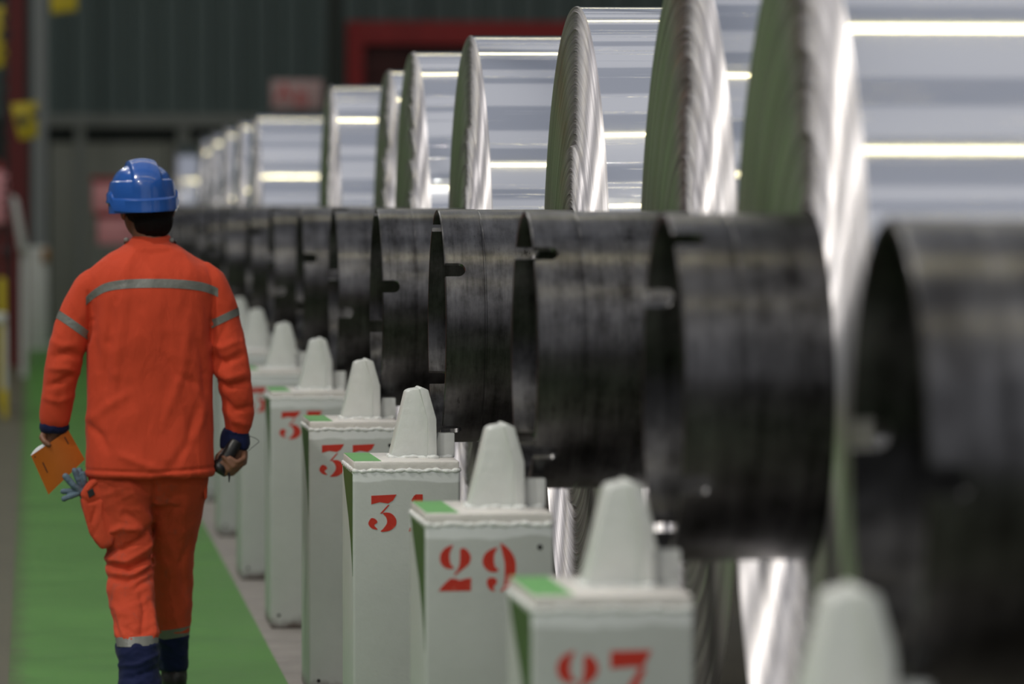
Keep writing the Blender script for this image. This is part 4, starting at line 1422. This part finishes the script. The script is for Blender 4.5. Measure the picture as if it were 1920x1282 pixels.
caps_bm(bm, [q3(328, 890, 0), q3(322, 1070, .205), q3(325, 1240, .30), q3(326, 1262, .30)], [.07, .052, .038, .036], 14)


def hand(pts):
    for row, rr in pts: caps_bm(bm, [q3(*p) for p in row], rr, 10)


# right hand round the radio (palm towards the camera)
hand([([(436, 834, .03), (426, 848, .024), (428, 864, .018)], [.022, .017, .014]),
      ([(443, 834, .03), (444, 850, .026), (440, 868, .022)], [.023, .020, .016]),
      ([(448, 836, .03), (456, 850, .022), (456, 866, .016)], [.020, .017, .014]),
      ([(458, 849, .014), (457, 860, -.014), (444, 867, -.030), (431, 858, -.028)], [.0100, .0092, .0086, .0080]),
      ([(459, 858, .012), (452, 871, -.014), (436, 875, -.032), (419, 857, -.030)], [.0104, .0094, .0088, .0080]),
      ([(455, 868, .012), (443, 881, -.014), (427, 882, -.030), (415, 868, -.030)], [.0100, .0090, .0084, .0078]),
      ([(448, 876, .012), (436, 888, -.010), (422, 888, -.024), (411, 878, -.026)], [.0094, .0084, .0078, .0070]),
      ([(425, 842, .020), (409, 856, .000), (407, 868, -.012), (410, 879, -.018)], [.0140, .0115, .0098, .0085])])
# left hand gripping the top edge of the booklet
hand([([(103, 806, .044), (96, 818, .046), (92, 828, .046)], [.024, .018, .014]),
      ([(103, 806, .044), (104, 820, .048), (104, 832, .050)], [.024, .019, .015]),
      ([(105, 806, .044), (113, 818, .046), (116, 828, .048)], [.022, .017, .013]),
      ([(88, 826, .046), (84, 838, .050), (84, 850, .052), (87, 860, .050)], [.0098, .0090, .0084, .0078]),
      ([(96, 830, .048), (94, 844, .054), (95, 857, .056), (98, 867, .054)], [.0102, .0092, .0086, .0080]),
      ([(106, 831, .049), (106, 845, .055), (107, 857, .057), (109, 866, .055)], [.0100, .0092, .0086, .0080]),
      ([(115, 828, .048), (117, 840, .052), (119, 850, .054), (120, 858, .052)], [.0092, .0084, .0078, .0072]),
      ([(84, 812, .040), (79, 820, .022), (84, 828, .008), (92, 834, .004)], [.0135, .0112, .0100, .0088])])
bmn = remesh(bm, .0042, 2)
body = fin('body', bmn, M['skin'], person, smooth=True, angle=0)

# hair: close cap over the back of the skull
bm = bmesh.new()
ell(bm, hp(0, -.022, -.005), (.080, .098, .080), YH, 4)
ell(bm, hp(0, -.050, -.056), (.066, .058, .062), YH, 4)
for v in list(bm.verts):
    l = YH.inverted() @ (v.co - hc)
    if l.y > .045: v.co = hc + YH @ Vector((l.x * .9, .045 + (l.y - .045) * .1, l.z))
hm = remesh(bm, .004, 3)
folds(hm, .003, (1, 1, .5), 40)
fin('hair', hm, M['hair'], person, smooth=True, angle=0)
# safety glasses: temple arms reaching the ears, lens strip
gl = None
bm = bmesh.new()
for sx in (-1, 1):
    vs, fs = tube_mesh([hp(sx * .088, -.01, .0), hp(sx * .084, .05, .004), hp(sx * .070, .095, .004)], .0025, 6)
    vv = [bm.verts.new(v) for v in vs]
    for f in fs: bm.faces.new([vv[k] for k in f])
vs, fs = tube_mesh([hp(-.070, .095, .002), hp(-.03, .110, .0), hp(.0, .114, .004), hp(.03, .110, .0), hp(.070, .095, .002)], [.008, .014, .005, .014, .008], 8)
vv = [bm.verts.new(v) for v in vs]
for f in fs: bm.faces.new([vv[k] for k in f])
frombm('safety_glasses', bm, M['black'], person, smooth=True, angle=40)
# dark ear-band hanging round the neck
pts = catmull([q3(238, 450, .05), q3(236, 456, .10), q3(255, 462, .16), q3(285, 466, .18), q3(312, 462, .16), q3(328, 457, .10), q3(325, 450, .05)], 6)
vs, fs = tube_mesh(pts, .006, 8)
nb = mk('neck_band', vs, fs, M['black'], person, smooth=True, angle=0)
for (a, b) in ((237, 450), (322, 451)):
    bm = bmesh.new(); ell(bm, q3(a, b, .045), (.009, .009, .009)); frombm('neck_band_plug', bm, M['beam'], nb, smooth=True)

# --- helmet -----------------------------------------------------------------
hel = empty('safety_helmet', (BX + q3(268, 398, HY).x, PY + HY, q3(268, 398).z))
tag(hel, 'blue safety helmet on the worker\'s head', 'helmet')
hel.rotation_euler = (radians(0), radians(-2.5), radians(9))
SEG, RW = 160, 90


def sst(e0, e1, x):
    t = max(0, min(1, (x - e0) / (e1 - e0)))
    return t * t * (3 - 2 * t)


def shell_pt(th, t):
    """th angle (0=+x,pi/2=front +y), t 0..1 from rim to crown"""
    Hh = .180
    ct, st = cos(th), sin(th)
    z = Hh * t
    # wall then dome
    zz = t
    rad = (1 - max(0, (zz - .18) / .82) ** 2.6) ** .50 if zz < 1 else 0
    a, b = .1125, .136
    x, y = a * rad * ct, b * rad * st
    # crest (raised centre band running front to back)
    cw = .056 - .012 * t
    cr = 1 - sst(cw - .004, cw + .005, abs(x))
    # side ledges: the side shells step in above a line
    led = (1 - cr) * sst(.575, .60, t)
    k = 1 - .055 * led
    up = .0
    if t > .3: k += .034 * cr * sst(.3, .62, t)
    z2 = z * (1 - .075 * led * sst(.6, 1.0, t))
    return Vector((x * k, y * k, z2))


vs, fs = [], []
for i in range(RW + 1):
    t = i / RW
    t = 1 - (1 - t) ** 1.25 if False else t
    for kx in range(SEG):
        th = 2 * pi * kx / SEG
        vs.append(shell_pt(th, min(t, .9995)))
for i in range(RW):
    for kx in range(SEG):
        a, b = i * SEG + kx, i * SEG + (kx + 1) % SEG
        fs.append((a, b, b + SEG, a + SEG))
fs.append(tuple(RW * SEG + kx for kx in range(SEG)))
mk('helmet_shell', vs, fs, M['blue'], hel, smooth=True, angle=0)
# rim band: deeper at the nape, stepping up beside the ears, short peak in front
prof_n = 10
vs, fs = [], []
for kx in range(SEG):
    th = 2 * pi * kx / SEG
    ct, st = cos(th), sin(th)
    nape = 1 - sst(-.40, -.22, st)        # 1 at the back
    peak = sst(.2, .9, st)
    zt = .042 + (1 - nape) * .020         # top of the band
    zbt = .0 + (1 - nape) * .036 - peak * .008 + .010 * ct * ct * nape
    zt += .006 * ct * ct
    a, b = .1145, .1385 + .045 * peak
    row = [(.97, zt + .006), (1.010, zt), (1.026, zt - .003), (1.022 + .01 * (1 - nape), zbt + .010), (1.030 + .02 * (1 - nape), zbt + .004), (1.026 + .02 * (1 - nape), zbt), (.985, zbt + .001), (.96, zbt + .012), (.955, zt - .01)]
    for (s_, z_) in row: vs.append((a * s_ * ct, b * s_ * st, z_))
n = 9
for kx in range(SEG):
    k2 = (kx + 1) % SEG
    for i in range(n):
        j = (i + 1) % n
        fs.append((kx * n + i, k2 * n + i, k2 * n + j, kx * n + j))
bm = bmesh.new()
vv = [bm.verts.new(v) for v in vs]
for f in fs: bm.faces.new([vv[i] for i in f])
frombm('helmet_rim', bm, M['blue'], hel, smooth=True, angle=35)

# --- radio in the right hand ----------------------------------------------------
ra, rb = q3(444, 826, -.002), q3(407, 886, -.008)
t = empty('handheld_radio', (BX + rb.x, PY + rb.y, rb.z))
tag(t, 'black handheld radio gripped in the worker\'s right hand', 'radio')
ax = (ra - rb)
pp = [rb - rb, (rb.lerp(ra, .05) - rb), (rb.lerp(ra, .2) - rb), (rb.lerp(ra, .3) - rb), (rb.lerp(ra, .95) - rb), (ra - rb)]
vs, fs = tube_mesh(pp, [.027, .0325, .0335, .026, .022, .018], 24)
mk('radio_body', vs, fs, M['black'], t, smooth=True, angle=40)
p0 = q3(428, 884, -.03) - rb
vs, fs = tube_mesh([p0, q3(430, 893, -.032) - rb, q3(429.5, 904, -.034) - rb], [.0035, .0035, .0015], 8)
mk('antenna', vs, fs, M['black'], t, smooth=True)
wp = catmull([q3(466, 817, .01) - rb, q3(476, 820, .0) - rb, q3(484, 825, .0) - rb, q3(484.5, 829, .0) - rb, q3(475, 837, .0) - rb, q3(462, 848, -.005) - rb], 6)
vs, fs = tube_mesh(wp, .0010, 6)
mk('wrist_cord', vs, fs, M['black'], t, smooth=True)

# --- booklet in the left hand ---------------------------------------------------
cA, cB, cC, cD = (58, 854), (128, 806), (159, 861), (91, 927)
bo = q3(108, 862, .0)
t = empty('booklet', (BX + bo.x, PY + .02, bo.z))
tag(t, 'orange covered booklet hanging from the worker\'s left hand', 'booklet')


def bk(u, v, off):
    px = (1 - u) * ((1 - v) * cA[0] + v * cD[0]) + u * ((1 - v) * cB[0] + v * cC[0])
    py = (1 - u) * ((1 - v) * cA[1] + v * cD[1]) + u * ((1 - v) * cB[1] + v * cC[1])
    dy = .026 - .022 * sin(pi * u) * (1 - .3 * v) + off
    p = q3(px, py, dy)
    return Vector((p.x - bo.x, p.y - .02, p.z - bo.z))


def sheet(name, o0, o1, inset, mat, parent):
    nu, nv = 16, 6
    vs, fs = [], []
    for o_ in (o0, o1):
        for j in range(nv + 1):
            for i in range(nu + 1):
                vs.append(bk(inset + (1 - 2 * inset) * i / nu, inset * .6 + (1 - 1.2 * inset) * j / nv, o_ if callable(o_) is False else 0))
    W_ = nu + 1; T_ = W_ * (nv + 1)
    for j in range(nv):
        for i in range(nu):
            a = j * W_ + i
            fs.append((a, a + 1, a + 1 + W_, a + W_)); fs.append((T_ + a + W_, T_ + a + W_ + 1, T_ + a + 1, T_ + a))
    for i in range(nu):
        fs.append((i + 1, i, T_ + i, T_ + i + 1)); a = nv * W_ + i; fs.append((a, a + 1, T_ + a + 1, T_ + a))
    for j in range(nv):
        a = j * W_; fs.append((a, a + W_, T_ + a + W_, T_ + a)); a = j * W_ + nu; fs.append((a + W_, a, T_ + a, T_ + a + W_))
    return mk(name, vs, fs, mat, parent, smooth=True, angle=40)


sheet('front_cover', 0, .0006, 0, M['cover'], t)
sheet('pages', .0008, .0088, .012, M['paper'], t)
sheet('back_cover', .0090, .0096, 0, M['cover'], t)
for (u0, u1, v0, v1) in ((.055, .085, .06, .10), (.02 + .14, .19, .30, .58), (.84, .87, .10, .34)):
    vs = [bk(u0, v0, -.0004), bk(u1, v0, -.0004), bk(u1, v1, -.0004), bk(u0, v1, -.0004)]
    mk('printed_mark', vs, [(0, 1, 2, 3)], M['ink'], t)
# white curled page edge along the top left
pts = [bk(.0 + .5 * k / 8, .0, .005 + .010 * sin(pi * k / 8)) + Vector((0, 0, .004 * sin(pi * k / 8))) for k in range(9)]
vs, fs = tube_mesh(pts, [.001, .0045, .0065, .0075, .0075, .007, .006, .004, .001], 8)
mk('curled_pages', vs, fs, M['paper'], t, smooth=True)

# --- gloves in the pocket ---------------------------------------------------------
def glove(label, fingers, palm):
    c = q3(*palm[0])
    t = empty('work_glove', (BX + c.x, PY + c.y, c.z))
    tag(t, label, 'glove', 'gloves in the thigh pocket')
    bm = bmesh.new()
    for row, r in fingers:
        caps_bm(bm, [q3(*p) - c for p in row], [r * .9, r * 1.1, r * 1.12][:len(row)], 10)
    caps_bm(bm, [q3(*p) - c for p in palm], [.012, .018], 12)
    me = remesh(bm, .003, 2)
    folds(me, .0015, (1, 1, 1), 60)
    fin('glove_shell', me, M['glove'], t, smooth=True, angle=0)
    bm = bmesh.new()
    e = q3(*palm[1]) - c
    d = (e - (q3(*palm[0]) - c)).normalized()
    vs, fs = tube_mesh([e, e + d * .02], [.019, .020], 14)
    mk('glove_cuff', vs, fs, M['glove'], t, smooth=True, angle=40)


glove('grey-blue work glove with upright fingers, upper one in the thigh pocket',
      [([(152, 915, -.03), (146, 898, -.035), (140, 882, -.035)], .0086), ([(156, 913, -.02), (153, 897, -.022), (149, 881, -.02)], .0084), ([(160, 911, -.03), (159, 900, -.036), (156, 888, -.036)], .0078)],
      [(156, 916, -.02), (168, 935, -.01)])
glove('grey-blue work glove with fingers pointing left, lower one in the thigh pocket',
      [([(151, 921, -.05), (137, 909, -.055), (123, 893, -.052)], .0096), ([(147, 922, -.04), (132, 920, -.045), (118, 921, -.045)], .0078), ([(148, 925, -.05), (133, 930, -.055), (120, 935, -.052)], .0082)],
      [(152, 922, -.04), (166, 938, -.02)])
